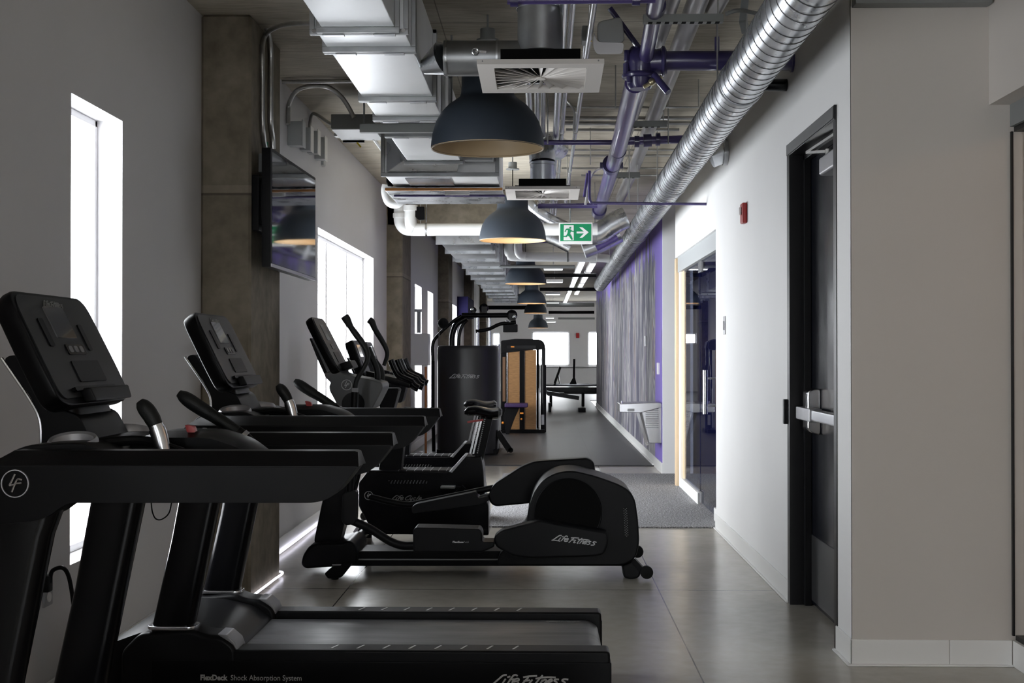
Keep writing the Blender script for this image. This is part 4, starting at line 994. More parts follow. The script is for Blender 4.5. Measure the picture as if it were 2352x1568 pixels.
def make_treadmill(y0, lab, grp):
    T = Thing('treadmill', (-.6, y0 + .37, 0), lab, 'treadmill', grp)
    W = .74
    def PX(px, py): return ((px - 1248) / 717.6, 1.2 - (py - 812) / 717.6)
    # deck
    for s in (0, 1):
        ya, yb = (y0, y0 + .10) if s == 0 else (y0 + W - .10, y0 + W)
        xe = .213
        side = T.part('side_rail', MB().prism(rp([(-1.28, .05), (-1.28, .25), (xe, .25), (xe, .05)], .014), ya, yb), BLK2, bevel=.008, seg=3)
        # lower skirt, set off by a thin seam
        T.part('skirt', MB().prism([(-1.26, .03), (-1.26, .215), (xe + .004, .215), (xe + .004, .03)], (ya - .004) if s == 0 else ya + .03, (yb - .03) if s == 0 else yb + .004), BLK3 if 0 else BLK, parent=side, bevel=.003)
        for k in range(8):
            x = -.687 + k * .0838; mk = MB(); mk.loft([[(x, ya + .028, .2495), (x + .006, ya + .028, .2495), (x + .022, ya + .075, .2495), (x + .016, ya + .075, .2495)], [(x, ya + .028, .2512), (x + .006, ya + .028, .2512), (x + .022, ya + .075, .2512), (x + .016, ya + .075, .2512)]])
            T.part('rail_mark', mk, LET, parent=side)
        # boot at the foot of each upright
        yo = (y0 - .002, y0 + .125) if s == 0 else (y0 + W - .125, y0 + W + .002)
        boot = T.part('upright_boot', MB().prism(rp([(-1.36, .03), (-1.36, .24), (-1.30, .30), (-1.13, .315), (-1.09, .298), (-1.04, .295), (-1.0, .27), (-.985, .247), (-.985, .03)], .02), *yo), BLK2, bevel=.02, seg=3)
        T.part('boot_band', MB().prism([(-1.05, .2985), (-1.02, .296), (-.992, .272), (-.981, .245), (-.990, .24), (-1.0, .262), (-1.025, .28)], yo[0] + .008, yo[1] - .008), MIDG, parent=boot, bevel=.004)
        # upright
        yu = (y0 + .012, y0 + .085) if s == 0 else (y0 + W - .085, y0 + W - .012)
        lp = []
        for z, xa, xb in ((.30, -1.272, -1.135), (.325, -1.266, -1.13), (.60, -1.205, -1.075), (.82, -1.165, -1.03), (.93, -1.15, -.99)):
            lp.append([(q[0], q[1], z) for q in rp([(xa, yu[0]), (xb, yu[0]), (xb, yu[1]), (xa, yu[1])], .03)])
        up = T.part('upright', MB().loft(lp), BLK3)
        T.part('collar', MB().loft([[(q[0], q[1], z) for q in rp([(-1.28, yu[0] - .008), (-1.12, yu[0] - .008), (-1.12, yu[1] + .008), (-1.28, yu[1] + .008)], .03)] for z in (.31, .322)]), SILV, parent=up, bevel=.003)
        # arm rest rail
        body0 = [(-1.205, .865), (-1.19, .93), (-1.15, .967), (-1.05, .967), (-.383, .967), (-.390, .957), (-.403, .940), (-.424, .914), (-.447, .899), (-.475, .8935), (-.98, .892), (-1.0, .88), (-1.02, .865), (-1.045, .855), (-1.15, .845)]
        arm = T.part('arm_rail', MB().prism(rp(body0, .012, 3), y0 if s == 0 else y0 + W - .11, (y0 + .11) if s == 0 else y0 + W), BLK, bevel=.004)
        ya2 = y0 if s == 0 else y0 + W - .11
        capl = []
        for dy, zt, xi in ((.001, .969, 0), (.03, .998, .006), (.08, .998, .006), (.109, .969, 0)):
            pts = [(-1.15 + xi, .966), (-1.145 + xi, .972), (-1.11 + xi, zt), (-.385 - xi, zt), (-.379 - xi, zt - .002), (-.379 - xi, .966)]
            capl.append([(x, ya2 + dy, z) for x, z in pts])
        T.part('arm_cap', MB().loft(capl), BLK2, parent=arm)
        cy_ = y0 + (.165 if s == 0 else W - .165); sg_ = 1 if s == 0 else -1
        def ringp(r_, dz): return [(-1.03 + r_ * math.cos(q_), cy_ + r_ * math.sin(q_) * .96, 1.012 + dz + sg_ * r_ * math.sin(q_) * .24) for q_ in [2 * math.pi * k / 36 for k in range(36)]]
        cup = MB(); prof_ = [(.056, -.022), (.055, -.004), (.050, .004), (.044, .0), (.040, -.02), (.036, -.05)]
        cup.loft([ringp(r_, dz) for r_, dz in prof_], cap=False); T.part('cup_holder', cup, SILP)
        T.part('cup_well', MB().loft([ringp(.0375, -.045), ringp(.0375, -.040)]), VOID)
        if s == 0: badge(T, (-1.09, y0 - .002, .932), .028, arm)
        # hand grip
        yg = y0 + (.20 if s == 0 else W - .19)
        if s == 0: gp = [(-.893, yg, 1.095), (-.868, yg, 1.062), (-.852, yg, 1.028), (-.842, yg, .99), (-.832, yg, .955)]
        else: gp = [(-.903, yg, 1.102), (-.853, yg, 1.068), (-.795, yg, 1.032), (-.737, yg, .99), (-.72, yg, .965)]
        P_ = smooth(gp, 5)
        h = T.part('hand_grip', MB().tube(P_[:9 if s == 0 else 14], ([.009, .015, .0175, .0185, .0185, .018, .018, .017, .016] + [.016] * 5)[:9 if s == 0 else 14], 16), GRIP)
        T.part('grip_tube', MB().tube(P_[8:] if s == 0 else P_[13:], .0165, 16), BLK3 if s else SILV, parent=h)
        T.part('sensor_plate', MB().tube(P_[9:15] if s == 0 else P_[14:16], .0185, 16), SILV, parent=h)
    T.part('rear_cap', MB().prism(rp([(.10, .03), (.10, .19), (.19, .19), (.205, .17), (.205, .03)], .01), y0 + .1, y0 + W - .1), BLK, bevel=.004)
    T.part('belt', MB().prism(rp([(-1.03, .19), (-1.03, .226), (.165, .226), (.198, .205), (.20, .17), (.16, .17)], .02, 5), y0 + .105, y0 + W - .125), M('running_belt', (.05, .05, .053), .36, bump=.05, bscale=400, rvar=.07, nscale=3, stretch=(1, 6, 1)) if 'running_belt' not in bpy.data.materials else bpy.data.materials['running_belt'])
    hood = rp([(-1.50, .04), (-1.49, .16), (-1.42, .26), (-1.30, .305), (-1.16, .30), (-1.06, .275), (-.995, .232), (-.99, .19), (-1.2, .04)], .03, 4)
    T.part('motor_hood', MB().loft([[(x, y0 + .06, z * .97) for x, z in hood], [(x, y0 + .14, z) for x, z in hood], [(x, y0 + W - .14, z) for x, z in hood], [(x, y0 + W - .06, z * .97) for x, z in hood]]), BLK2)
    T.part('front_wheel', MB().cyl((-1.42, y0 + .12, .04), .04, .03, 'y').cyl((-1.42, y0 + W - .12, .04), .04, .03, 'y'), RUB)
    T.part('rear_foot', MB().cyl((.12, y0 + .06, .015), .025, .03).cyl((.12, y0 + W - .06, .015), .025, .03), RUB)
    # cross bridge with its humps
    br = [(-1.16, .93), (-1.15, .985), (-1.10, 1.006), (-.98, 1.01), (-.93, .99), (-.92, .94)]
    T.part('bridge', MB().prism(rp(br, .02, 3), y0 + .09, y0 + W - .09), BLK2, bevel=.01)
    hub = rp([(-.96, .955), (-.95, 1.0), (-.88, 1.022), (-.76, 1.022), (-.69, 1.0), (-.65, .97), (-.66, .955)], .02, 3)
    T.part('sensor_hub', MB().loft([[(x, y0 + .27, z - .012) for x, z in hub], [(x, y0 + .31, z) for x, z in hub], [(x, y0 + .43, z) for x, z in hub], [(x, y0 + .48, z - .012) for x, z in hub]]), BLK)
    T.part('stop_clip', MB().prism(rp([(-.815, 1.02), (-.82, 1.038), (-.80, 1.034), (-.795, 1.02)], .004), y0 + .30, y0 + .32), RED, label='red safety stop clip')
    T.part('stay', MB().tube(smooth([(-1.0, y0 + .2, 1.0), (-.9, y0 + .24, 1.005), (-.8, y0 + .21, .98)], 5), .012, 10), BLK)
    # spine
    sp = rp([(-1.215, 1.19), (-1.185, 1.20), (-1.12, 1.09), (-1.04, 1.06), (-1.0, .98), (-1.125, .98), (-1.128, 1.05), (-1.15, 1.10)], .015, 3)
    T.part('spine', MB().prism(sp, y0 + .235, y0 + .505), BLK, bevel=.006)
    T.part('spine_trim', MB().tube(smooth([(-1.217, y0 + .235, 1.19), (-1.155, y0 + .235, 1.10), (-1.13, y0 + .235, 1.05), (-1.127, y0 + .235, .99)], 5), .004, 8), SILV)
    # console
    pt, panel, cb, fc, U, V, Nn = console_slab(T, -1.045, 1.10, -1.165, 1.34, y0 + .12, y0 + .62, .05)
    panel('screen', -.34, .16, .56, .86, SCREEN)
    panel('speaker_slot', -.62, -.50, .48, .74, BLK); panel('speaker_slot', .34, .44, .44, .70, BLK)
    kp = panel('keypad', -.25, .22, .40, .50, BLK3)
    for k in range(3): panel('key', -.2 + k * .14, -.12 + k * .14, .42, .48, MIDG, .006, .0075, parent=kp)
    panel('lower_panel', -.30, .42, .14, .34, BLK2)
    sl_ = panel('reading_shelf', -.60, .50, .05, .09, BLK, .003, .012)
    tr = MB(); o_ = [(-.42, .08), (-.42, -.05), (.62, -.05), (.70, .08)]
    tr.loft([[pt(u, v, .002) for u, v in o_], [pt(u, v - .03, .028) for u, v in o_]])
    T.part('tray_lip', tr, BLK2, bevel=.005)
    T.part('neck', MB().loft([[(x, y, z) for x, y in rp([(-1.13, y0 + .25), (-1.055 - k_, y0 + .25), (-1.055 - k_, y0 + .49), (-1.13, y0 + .49)], .02)] for z, k_ in ((1.0, -.03), (1.11, .01))]), BLK)
    brush(T, pt(-.05, .885, .0045), .13, U, V, LETD, fc)
    # lettering on the near side
    T.text('FlexDeck', .0245, ((-1.101), y0 - .005, .1535), (1, 0, 0), (0, 0, 1), LET, bold=.0008, align='LEFT', width=.088)
    T.text('Shock Absorption System', .0245, ((-1.003), y0 - .005, .1535), (1, 0, 0), (0, 0, 1), LET, align='LEFT', width=.228)
    brush(T, (-.045, y0 - .005, .1585), .25, (1, 0, 0), (0, 0, 1), LET)
    brush(T, (.07, y0 + W - .15, .2268), .13, (-1, 0, 0), (0, -1, 0), LETD)
    return T
TG = 'two matching black treadmills'
T2 = make_treadmill(4.25, 'far black treadmill, its grey belt and lettered side fully in view', TG)
T1 = copy_tree(T2.o); T1.location.y -= 1.53
T1['label'] = 'nearest black treadmill at lower left, its deck below the photo'
# loose cable hanging under the arm of the near treadmill
solo('headphone_cord', MB().tube(smooth([AY(347, 1150, 3.35), AY(350, 1175, 3.35), AY(358, 1191, 3.35), AY(372, 1192, 3.35), AY(388, 1178, 3.35), AY(395, 1150, 3.35)], 6), .0018, 6), BLK, 'thin black cord looped below the near treadmill arm', 'cord')
solo('floor_cable_cover', MB().bar(AY(308, 1392, 5.6), AY(350, 1363, 6.1), .03, .015), BLK, 'black cable strip by the left wall between treadmill uprights', 'cable')

# ================================================================== elliptical trainer
EY = 7.0
def E(u, v, y=EY): return XZ(650 + u / 2.6133, 980 + v / 2.6133, y)      # lower body crop
def E2(u, v, y=EY): return XZ(680 + u / 6.03, 700 + v / 6.03, y)         # upper body crop
T = Thing('elliptical_trainer', (-.3, 7.3, 0), 'black elliptical trainer standing across the room with big rear drum', 'elliptical')
def pr(pts, y0, y1, r=.015, fn=E): return MB().prism(rp([fn(*q, y0) if fn else q for q in pts], r, 4), y0, y1)
drum = pr([(1280, 833), (1300, 760), (1462, 600), (1468, 520), (1500, 400), (1560, 315), (1650, 270), (1745, 262), (1880, 295), (2020, 345), (2085, 385), (2115, 440), (2133, 560), (2140, 700), (2120, 780), (2085, 812), (2030, 833)], 7.07, 7.5, .04)
dr = T.part('drum_housing', drum, BLK2, bevel=.025, seg=3)
c = E(1712, 512, 7.06)
T.part('crank_disc', MB().lathe([(.175, -.005), (.175, .008), (.168, .012), (.001, .012)], (c[0], 7.06, c[1]), 48, 'y'), M('recessed_black_disc', (.003, .003, .003), .55, spec=.05), parent=dr)
T.part('crank_rim', MB().torus((c[0], 7.058, c[1]), .176, .004, 'y', 48, 8), BLK, parent=dr)
vt = MB()
for k in range(24):
    for jj in range(3):
        p = E(2046 + jj * 8 + k * .4, 490 + k * 7.2, 7.065); 
        if (k + jj) % 2 == 0: vt.box(p[0] - .0018, 7.062, p[1] - .0018, p[0] + .0018, 7.068, p[1] + .0018)
T.part('vent', vt, LETD, parent=dr)
arm = T.part('near_pedal_arm', pr([(1262, 665), (1310, 622), (1400, 598), (1540, 560), (1700, 590), (1950, 632), (1958, 690), (1930, 768), (1860, 782), (1480, 792), (1380, 778), (1275, 720)], 6.93, 7.05, .02), BLK2, bevel=.014, seg=3)
T.part('far_pedal_arm', pr([(1224, 425), (1262, 345), (1430, 238), (1510, 205), (1830, 186), (1868, 212), (1882, 300), (1800, 420), (1460, 462), (1262, 480)], 7.52, 7.62, .03, lambda u, v, y: E(u, v, 7.52)), BLK2, bevel=.012, seg=3)
brush(T, (E(1748, 680, 6.925)[0], 6.927, E(1748, 680, 6.925)[1]), .235, (1, 0, -.12), (.12, 0, 1), LET, arm)
T.part('base_rail', pr([(380, 745), (380, 835), (2045, 835), (2045, 745)], 7.18, 7.42, .004), BLK, bevel=.006)
T.part('rail_strip', pr([(440, 792), (440, 800), (1460, 800), (1460, 792)], 7.172, 7.18, .002), GREYP)
T.part('front_foot', pr([(105, 825), (118, 770), (158, 712), (205, 700), (350, 698), (395, 682), (430, 700), (447, 740), (440, 832), (130, 852)], 7.1, 7.5, .02), BLK, bevel=.016, seg=3)
fo = T.part('leveller', pr([(247, 880), (270, 862), (300, 835), (410, 830), (350, 905), (270, 912)], 7.02, 7.10, .012), BLK, bevel=.01)
T.part('foot_pad', MB().cyl((E(313, 0, 7.06)[0], 7.06, .012), .02, .024), RUB, parent=fo)
T.part('leveller', pr([(420, 845), (460, 840), (455, 885), (420, 890)], 7.5, 7.58, .01, lambda u, v, y: E(u, v, 7.0)), BLK, bevel=.008)
T.part('foot_pad', MB().cyl((E(430, 0, 7.0)[0], 7.54, .03), .02, .06), RUB)
T.part('foot_plate', pr([(295, 825), (350, 825), (345, 832), (292, 832)], 7.015, 7.02, .001), SILP)
rl = T.part('rear_leveller', pr([(2035, 835), (2080, 815), (2120, 800), (2150, 870), (2140, 905), (2090, 920), (2045, 905)], 7.1, 7.2, .015), BLK2, bevel=.012)
for (u, v, y) in ((2150, 808, 7.42), (2178, 872, 7.06)):
    c = E(u, v, y if y < 7.2 else 7.06); wh = MB().lathe([(.024, -.018), (.034, -.014), (.034, .014), (.024, .018)], (c[0] + .004, y, max(.034, c[1])), 24, 'y')
    T.part('transport_wheel', wh, RUB)
T.part('wheel_bracket', MB().bar((E(2110, 800)[0], 7.1, .1), (E(2165, 860)[0], 7.08, .05), .02, .03), BLK2)
# mast and column head
mast = T.part('mast', pr([(180, 705), (336, 705), (375, 560), (420, 400), (470, 200), (560, -60), (470, -110), (340, -110), (300, 100), (240, 420)], 7.2, 7.36, .03), BLK3, bevel=.02)
hd = T.part('head', pr([(385, 945), (480, 910), (590, 905), (640, 950), (720, 968), (860, 1000), (1030, 1030), (1190, 1075), (1205, 1150), (1130, 1300), (1050, 1450), (600, 1500), (540, 1330), (462, 1190), (455, 1120), (480, 1080), (400, 1000)], 7.12, 7.42, .02, E2), M('charcoal_head_shell', (.04, .042, .043), .42), bevel=.012)
c = E2(795, 1370, 7.11); T.part('pivot_cap', MB().lathe([(.062, -.004), (.062, .004), (.05, .01), (.001, .01)], (c[0], 7.105, c[1]), 40, 'y'), BLK, parent=hd)
c = E2(698, 1108, 7.11); badge(T, (c[0], 7.117, c[1]), .027, hd, mat=LET)
cbx, cbz = E2(575, 890, 7.08); ctx, ctz = E2(200, 160, 7.08)
pt, panel, cb, fc, U, V, Nn = console_slab(T, cbx, cbz, ctx, ctz, 7.08, 7.5, .045)
panel('screen', -.35, .15, .55, .85, SCREEN); panel('keypad', -.25, .22, .38, .48, BLK3); panel('lower_panel', -.4, .42, .12, .32, BLK2)
T.part('tray_lip', MB().loft([[pt(u, v, .002) for u, v in ((-.3, .1), (-.3, -.04), (.7, -.04), (.7, .1))], [pt(u, v - .03, .06) for u, v in ((-.3, .1), (-.3, -.04), (.7, -.04), (.7, .1))]]), BLK2, bevel=.006)
T.part('console_neck', pr([(470, 990), (560, 925), (620, 1000), (510, 1060)], 7.15, 7.4, .006, E2), MIDG, bevel=.004)
T.part('spine', pr([(185, 470), (205, 455), (300, 640), (400, 860), (460, 1000), (400, 980), (300, 760)], 7.2, 7.38, .01, E2), BLK, bevel=.006)
def tb(pts, rs, y, fn=E2, sm=6, mat=GRIP, name='moving_arm', label=None):
    q = smooth([(fn(*p, y)[0], y, fn(*p, y)[1]) for p in pts], sm)
    return T.part(name, MB().tube(q, lerpr(rs, len(q)), 16), mat, label=label)
pxm = 7.0 / F
def rr_(u): return u / 6.03 * pxm
tb([(672, 155), (700, 200), (760, 310), (840, 420), (930, 545), (985, 650), (985, 770), (925, 890), (850, 1020), (822, 1120), (818, 1200)], [rr_(58), rr_(60), rr_(42), rr_(46), rr_(42), rr_(38), rr_(34), rr_(32), rr_(34), rr_(34), rr_(34)], 7.0)
tb([(1010, 205), (1050, 240), (1095, 340), (1180, 480), (1245, 600), (1262, 700), (1215, 840)], [rr_(50), rr_(52), rr_(42), rr_(40), rr_(36), rr_(32), rr_(28)], 7.5)
tb([(1000, 590), (1060, 740), (1120, 900), (1125, 1060), (1070, 1240)], [rr_(38), rr_(42), rr_(44), rr_(44), rr_(48)], 7.3)
tb([(1090, 760), (1180, 900), (1195, 1020), (1170, 1130), (1060, 1420)], [rr_(34), rr_(38), rr_(38), rr_(36), rr_(38)], 7.46)
T.part('arm_bracket', MB().bar((E2(818, 1150, 7.0)[0], 7.0, E2(0, 1150, 7.0)[1]), (E2(818, 1210, 7.0)[0], 7.0, E2(0, 1210, 7.0)[1]), .03, .03), MIDG)
# lower links, pedals
y = 6.97
T.part('lower_link', MB().loft([[(q[0], yy, q[1]) for q in rp([E(*p, 6.95) for p in [(355, 400), (445, 380), (440, 560), (425, 585), (375, 592), (352, 570)]], .02)] for yy in (6.95, 7.02)]), BLK2, bevel=.01)
T.part('arm_stem', MB().tube([(E2(818, 1205, 7.0)[0], 7.0, E2(0, 1205, 7.0)[1]), (E(400, 420, 7.0)[0], 7.0, E(0, 420, 7.0)[1])], .02, 14), BLK)
q = smooth([(E(u, v, 6.98)[0], 6.98, E(u, v, 6.98)[1]) for u, v in ((410, 560), (520, 610), (640, 685), (720, 712), (800, 712))], 5)
T.part('near_pedal_link', MB().tube(q, .022, 14), BLK2)
q = smooth([(E(u, v, 7.0)[0], 7.57, E(u, v, 7.0)[1]) for u, v in ((440, 490), (560, 520), (680, 540), (780, 525), (1000, 480), (1240, 430))], 5)
T.part('far_pedal_link', MB().tube(q, .018, 14), BLK2)
pd = T.part('near_pedal', pr([(778, 625), (795, 603), (1180, 612), (1196, 640), (1195, 690), (1270, 690), (1270, 720), (1190, 755), (782, 755)], 6.88, 7.04, .012), BLK2, bevel=.012, seg=3)
T.part('pedal_pad', pr([(800, 600), (800, 612), (1170, 622), (1170, 608)], 6.90, 7.03, .002), RUB, parent=pd)
T.text('FlexEase', .013, (E(1018, 696, 6.875)[0], 6.875, E(1018, 696, 6.875)[1]), (1, 0, 0), (0, 0, 1), LET, parent=pd, align='LEFT', bold=.0005, width=.056)
T.text('Pedal', .013, (E(1084, 696, 6.875)[0], 6.875, E(1084, 696, 6.875)[1]), (1, 0, 0), (0, 0, 1), LETD, parent=pd, align='LEFT', width=.026)
T.part('far_pedal', pr([(765, 490), (790, 470), (1155, 395), (1168, 435), (1230, 420), (1235, 450), (1170, 478), (770, 528)], 7.46, 7.62, .01, lambda u, v, y: E(u, v, 7.4)), BLK2, bevel=.01)

# ================================================================== exercise bikes
def make_bike(yc):
    s = yc / 8.45
    YB = yc - .14
    def B(u, v, y=8.31): return XZ(650 + u / 2.6133, 980 + v / 2.6133, 8.31)
    def B1(u, v): return XZ(900 + u / 3.734, 640 + v / 3.734, 8.4)
    def B2(u, v): return XZ(680 + u / 6.03, 700 + v / 6.03, 8.4)
    T = Thing('exercise_bike', (-.7, yc, 0), 'black upright exercise bike behind the elliptical, lettered side', 'exercise bike', 'two matching upright bikes')
    y0, y1 = 8.31, 8.58
    def pr(pts, r=.012, a=y0, b=y1, fn=B): return MB().prism(rp([fn(*q) for q in pts], r, 4), a, b)
    bd = T.part('body_shell', pr([(455, 335), (505, 270), (995, 270), (1085, 178), (1190, 176), (1203, 260), (1212, 420), (1235, 470), (1235, 652), (700, 645), (520, 600), (455, 480)]), BLK3, bevel=.02, seg=3)
    T.part('top_cover', pr([(500, 262), (1000, 262), (1000, 275), (495, 275)], .002, 8.33, 8.56), BLK2, parent=bd)
    T.part('shoulder', pr([(1000, 268), (1082, 176), (1100, 176), (1015, 275)], .002, 8.305, 8.585), SILP, parent=bd)
    tk = MB()
    for k in range(7):
        c = B(690 + k * 48, 264); tk.box(c[0], 8.32, c[1] - .002, c[0] + .004, 8.56, c[1] + .003)
    T.part('ribs', tk, SILP, parent=bd)
    vn = MB()
    for k in range(24):
        for jj in range(3):
            if (k + jj) % 2 == 0:
                c = B(636 + jj * 6 + k * 9.6, 323 + jj * 7); vn.box(c[0] - .002, 8.305, c[1] - .002, c[0] + .003, 8.31, c[1] + .002)
    T.part('vent', vn, LETD, parent=bd)
    c = B(515, 412); badge(T, (c[0], 8.306, c[1]), .026, bd, mat=LET)
    c = B(738, 426); brush(T, (c[0], 8.307, c[1]), .198, (1, 0, 0), (0, 0, 1), LETD, bd, 'Cycle')
    c = B(1000, 470)
    cr = T.part('crank', MB().bar((B(1090, 352)[0], 8.26, B(0, 352)[1]), (B(985, 450)[0], 8.26, B(0, 450)[1]), .02, .03).cyl((B(1050, 400)[0], 8.29, B(0, 400)[1]), .05, .03, 'y'), BLK)
    T.part('pedal', MB().box(B(955, 0)[0], 8.17, B(0, 355)[1], B(1040, 0)[0], 8.26, B(0, 342)[1]), GREYP, parent=cr, bevel=.003)
    T.part('pedal', MB().box(B(975, 0)[0], 8.60, B(0, 308)[1], B(1050, 0)[0], 8.68, B(0, 294)[1]), GREYP, parent=cr, bevel=.003)
    # seat post
    p0 = Vector((B1(745, 1500)[0], 8.44, B1(0, 1500)[1])); p1 = Vector((B1(815, 1180)[0], 8.44, B1(0, 1180)[1]))
    T.part('seat_post', MB().bar(p0 - Vector((.03, 0, .12)), p1, .05, .075, up=(1, 0, 0)), BLK)
    d_ = (p1 - p0); sl = T.part('post_strip', MB().bar(p0 + Vector((-.055, -.01, 0)), p1 + Vector((-.055, -.01, -.02)), .035, .012, up=(1, 0, 0)).bar(p0 + Vector((-.035, -.03, 0)), p1 + Vector((-.035, -.03, -.02)), .006, .012, up=(1, 0, 0)), SILV)
    nt_ = MB()
    for k in range(18):
        a = p0 + d_ * (k + .5) / 19 + Vector((-.01, -.029, 0)); nt_.box(a.x - .004, a.y, a.z - .003, a.x + .004, a.y + .002, a.z + .003)
    T.part('height_mark', nt_, LET)
    z = B1(0, 1140)[1]; xa, xb = B1(622, 0)[0], B1(942, 0)[0]
    loops = []
    for k in range(13):
        t = k / 12; x = xa + (xb - xa) * t; wy = .035 + .085 * (max(0, (t - .35)) / .65) ** .8; hh = .028 + .012 * t
        if t in (0, 1): wy *= .75; hh *= .5
        zc = z + .01 * math.sin(t * math.pi * 2) - .004
        loops.append([(x, 8.44 + wy * math.cos(a), zc + hh * math.sin(a)) for a in [2 * math.pi * i / 20 for i in range(20)]])
    T.part('saddle', MB().loft(loops), BLK3)
    T.part('adjust_lever', MB().bar((B1(648, 0)[0], 8.40, B1(0, 1228)[1]), (B1(785, 0)[0], 8.40, B1(0, 1208)[1]), .012, .012), RED, label='red seat lever')
    # handlebar mast, bars, console
    T.part('handle_mast', pr([(560, 290), (700, 290), (720, 100), (760, -60), (660, -70), (600, 80)], .02, 8.38, 8.5), BLK, bevel=.015)
    for yy in (8.27, 8.62):
        q = smooth([(B2(u, v)[0], yy, B2(u, v)[1]) for u, v in ((1345, 760), (1385, 860), (1440, 960), (1520, 1010), (1640, 1060))], 5)
        T.part('handlebar', MB().tube(q, [.02] * len(q), 14), BLK3)
        q = smooth([(B2(u, v)[0], yy + (.02 if yy < 8.4 else -.02), B2(u, v)[1]) for u, v in ((1600, 1050), (1660, 1120), (1720, 1150))], 4)
        T.part('end_grip', MB().tube(q, .024, 14), BLK3)
    q = [(B2(1180, 1000)[0], 8.44, B2(0, 1000)[1]), (B2(1620, 1100)[0], 8.44, B2(0, 1100)[1])]
    T.part('elbow_bar', MB().bar(q[0], q[1], .36, .045), BLK3, bevel=.01)
    T.part('handle_stem', MB().prism(rp([B2(1130, 1150), B2(1440, 1150), B2(1400, 1300), B2(1360, 1450), B2(1170, 1450)], .02), 8.36, 8.52), BLK, bevel=.01)
    bx, bz = B2(915, 960); tx, tz = B2(745, 485)
    pt, panel, cb, fc, U, V, Nn = console_slab(T, bx + .03, bz, tx + .03, tz, 8.28, 8.60, .055)
    panel('screen', -.5, .4, .5, .85, SCREEN); panel('keypad', -.4, .3, .2, .4, MIDG)
    T.part('console_stalk', pr([(700, 720), (800, 960), (1180, 1080), (1180, 960), (900, 900)], .01, 8.38, 8.5, B2), BLK, bevel=.008)
    # feet
    for nm, u in (('front_foot', 470), ('rear_foot', 1160)):
        c = B(u, 0)
        f = T.part(nm, MB().tube([(c[0], 8.20, .06), (c[0], 8.70, .06)], .03, 16), BLK)
        T.part('foot_pad', MB().cyl((c[0], 8.24, .016), .022, .032).cyl((c[0], 8.66, .016), .022, .032), RUB, parent=f)
    T.part('base', MB().box(B(470, 0)[0], 8.38, .06, B(1170, 0)[0], 8.50, B(0, 610)[1]), BLK)
    T.part('transport_wheel', MB().cyl((B(460, 0)[0] - .045, 8.24, .045), .03, .03, 'y').cyl((B(460, 0)[0] - .045, 8.66, .045), .03, .03, 'y'), RUB)
    T.part('chrome_stay', MB().bar((B(460, 0)[0] - .03, 8.3, .08), (B(500, 0)[0] - .02, 8.3, .16), .02, .02), SILV)
    return T
b1 = make_bike(8.45)
b2 = copy_tree(b1.o); b2.location.y += 1.2; b2.location.x -= .075
b2['label'] = 'second upright bike, mostly hidden behind the lettered one'

# ================================================================== cable machine with tall curved shroud
G = 15.6
def C(u, v, y=G): return XZ(900 + u / 3.734, 640 + v / 3.734, y)
def C3(u, v, y=G): p = C(u, v, y); return (p[0], y, p[1])
T = Thing('cable_machine', (-.9, 15.8, 0), 'black cable machine with tall curved shroud and overhead pulley arms', 'gym machine')
xa, xb = C(378, 0)[0], C(905, 0)[0]; zt = C(0, 572)[1]; xm = (xa + xb) / 2; hw = (xb - xa) / 2
lo = []
def planloop(z, k=1.):
    L = []
    for i in range(17):
        a = math.pi * i / 16; L.append((xm - hw * k * math.cos(a), G + .2 - .2 * k * math.sin(a), z))
    L += [(xm + hw * k, G + .55, z), (xm - hw * k, G + .55, z)]
    return L
T.part('shroud', MB().loft([planloop(.02), planloop(zt - .05), planloop(zt - .02, .985), planloop(zt - .004, .955), planloop(zt, .90)]), M('satin_black_shroud', (.016, .016, .017), .34, rvar=.03, nscale=3), label='tall curved black shroud')
c = C(622, 835); brush(T, (c[0], G - .006, c[1]), .36, (1, 0, 0), (0, 0, 1), LET)
def gt(name, pts, r, mat, y=G + .3, sm=5): return T.part(name, MB().tube(smooth([C3(u, v, y) for u, v in pts], sm) if sm else [C3(u, v, y) for u, v in pts], r, 14), mat)
gt('side_arm', [(352, 700), (352, 560), (400, 480), (520, 370), (600, 318)], .02, BLK3)
gt('top_beam', [(600, 312), (800, 314), (1000, 312)], .03, BLK, sm=0)
gt('curved_post', [(515, 580), (520, 480), (555, 390), (640, 335)], .034, BLK3)
gt('curved_post', [(572, 580), (578, 480), (605, 400), (650, 345)], .022, BLK3, G + .45)
gt('post', [(738, 575), (738, 330)], .016, SILV, sm=0); gt('post', [(842, 575), (842, 320)], .014, SILV, G + .5, 0)
gt('press_arm', [(720, 450), (830, 432), (930, 388), (1065, 372)], .022, BLK)
gt('right_post', [(917, 560), (912, 1000), (905, 1500)], .016, SILV, G + .52, 0)
gt('left_post', [(352, 700), (352, 1100), (360, 1480)], .022, BLK, G + .5, 0)
for (u, v, r) in ((700, 268, .035), (790, 252, .055), (1030, 312, .065)):
    c = C3(u, v, G + .3)
    T.part('pulley', MB().lathe([(r * .6, -.03), (r, -.02), (r * .9, 0), (r, .02), (r * .6, .03)], c, 24, 'y').box(c[0] - r * .5, c[1] - .04, c[2] - r, c[0] + r * .7, c[1] + .04, c[2] + r * .3), BLK3)
T.part('pulley_bolt', MB().ball(C3(1052, 325, G + .2), .022).ball(C3(985, 362, G + .2), .014).ball(C3(1010, 365, G + .2), .014).ball(C3(690, 262, G + .2), .02), CHR)
T.part('stop_ball', MB().ball(C3(440, 382, G + .2), .065), RUB)
T.part('cable', MB().tube([C3(405, 400, G + .2), C3(405, 580, G + .2)], .005, 6), GREYP)
T.part('hanging_pad', MB().box(C(945, 0)[0], G + .3, C(0, 455)[1], C(1075, 0)[0], G + .36, C(0, 385)[1]), BLK2, bevel=.01)
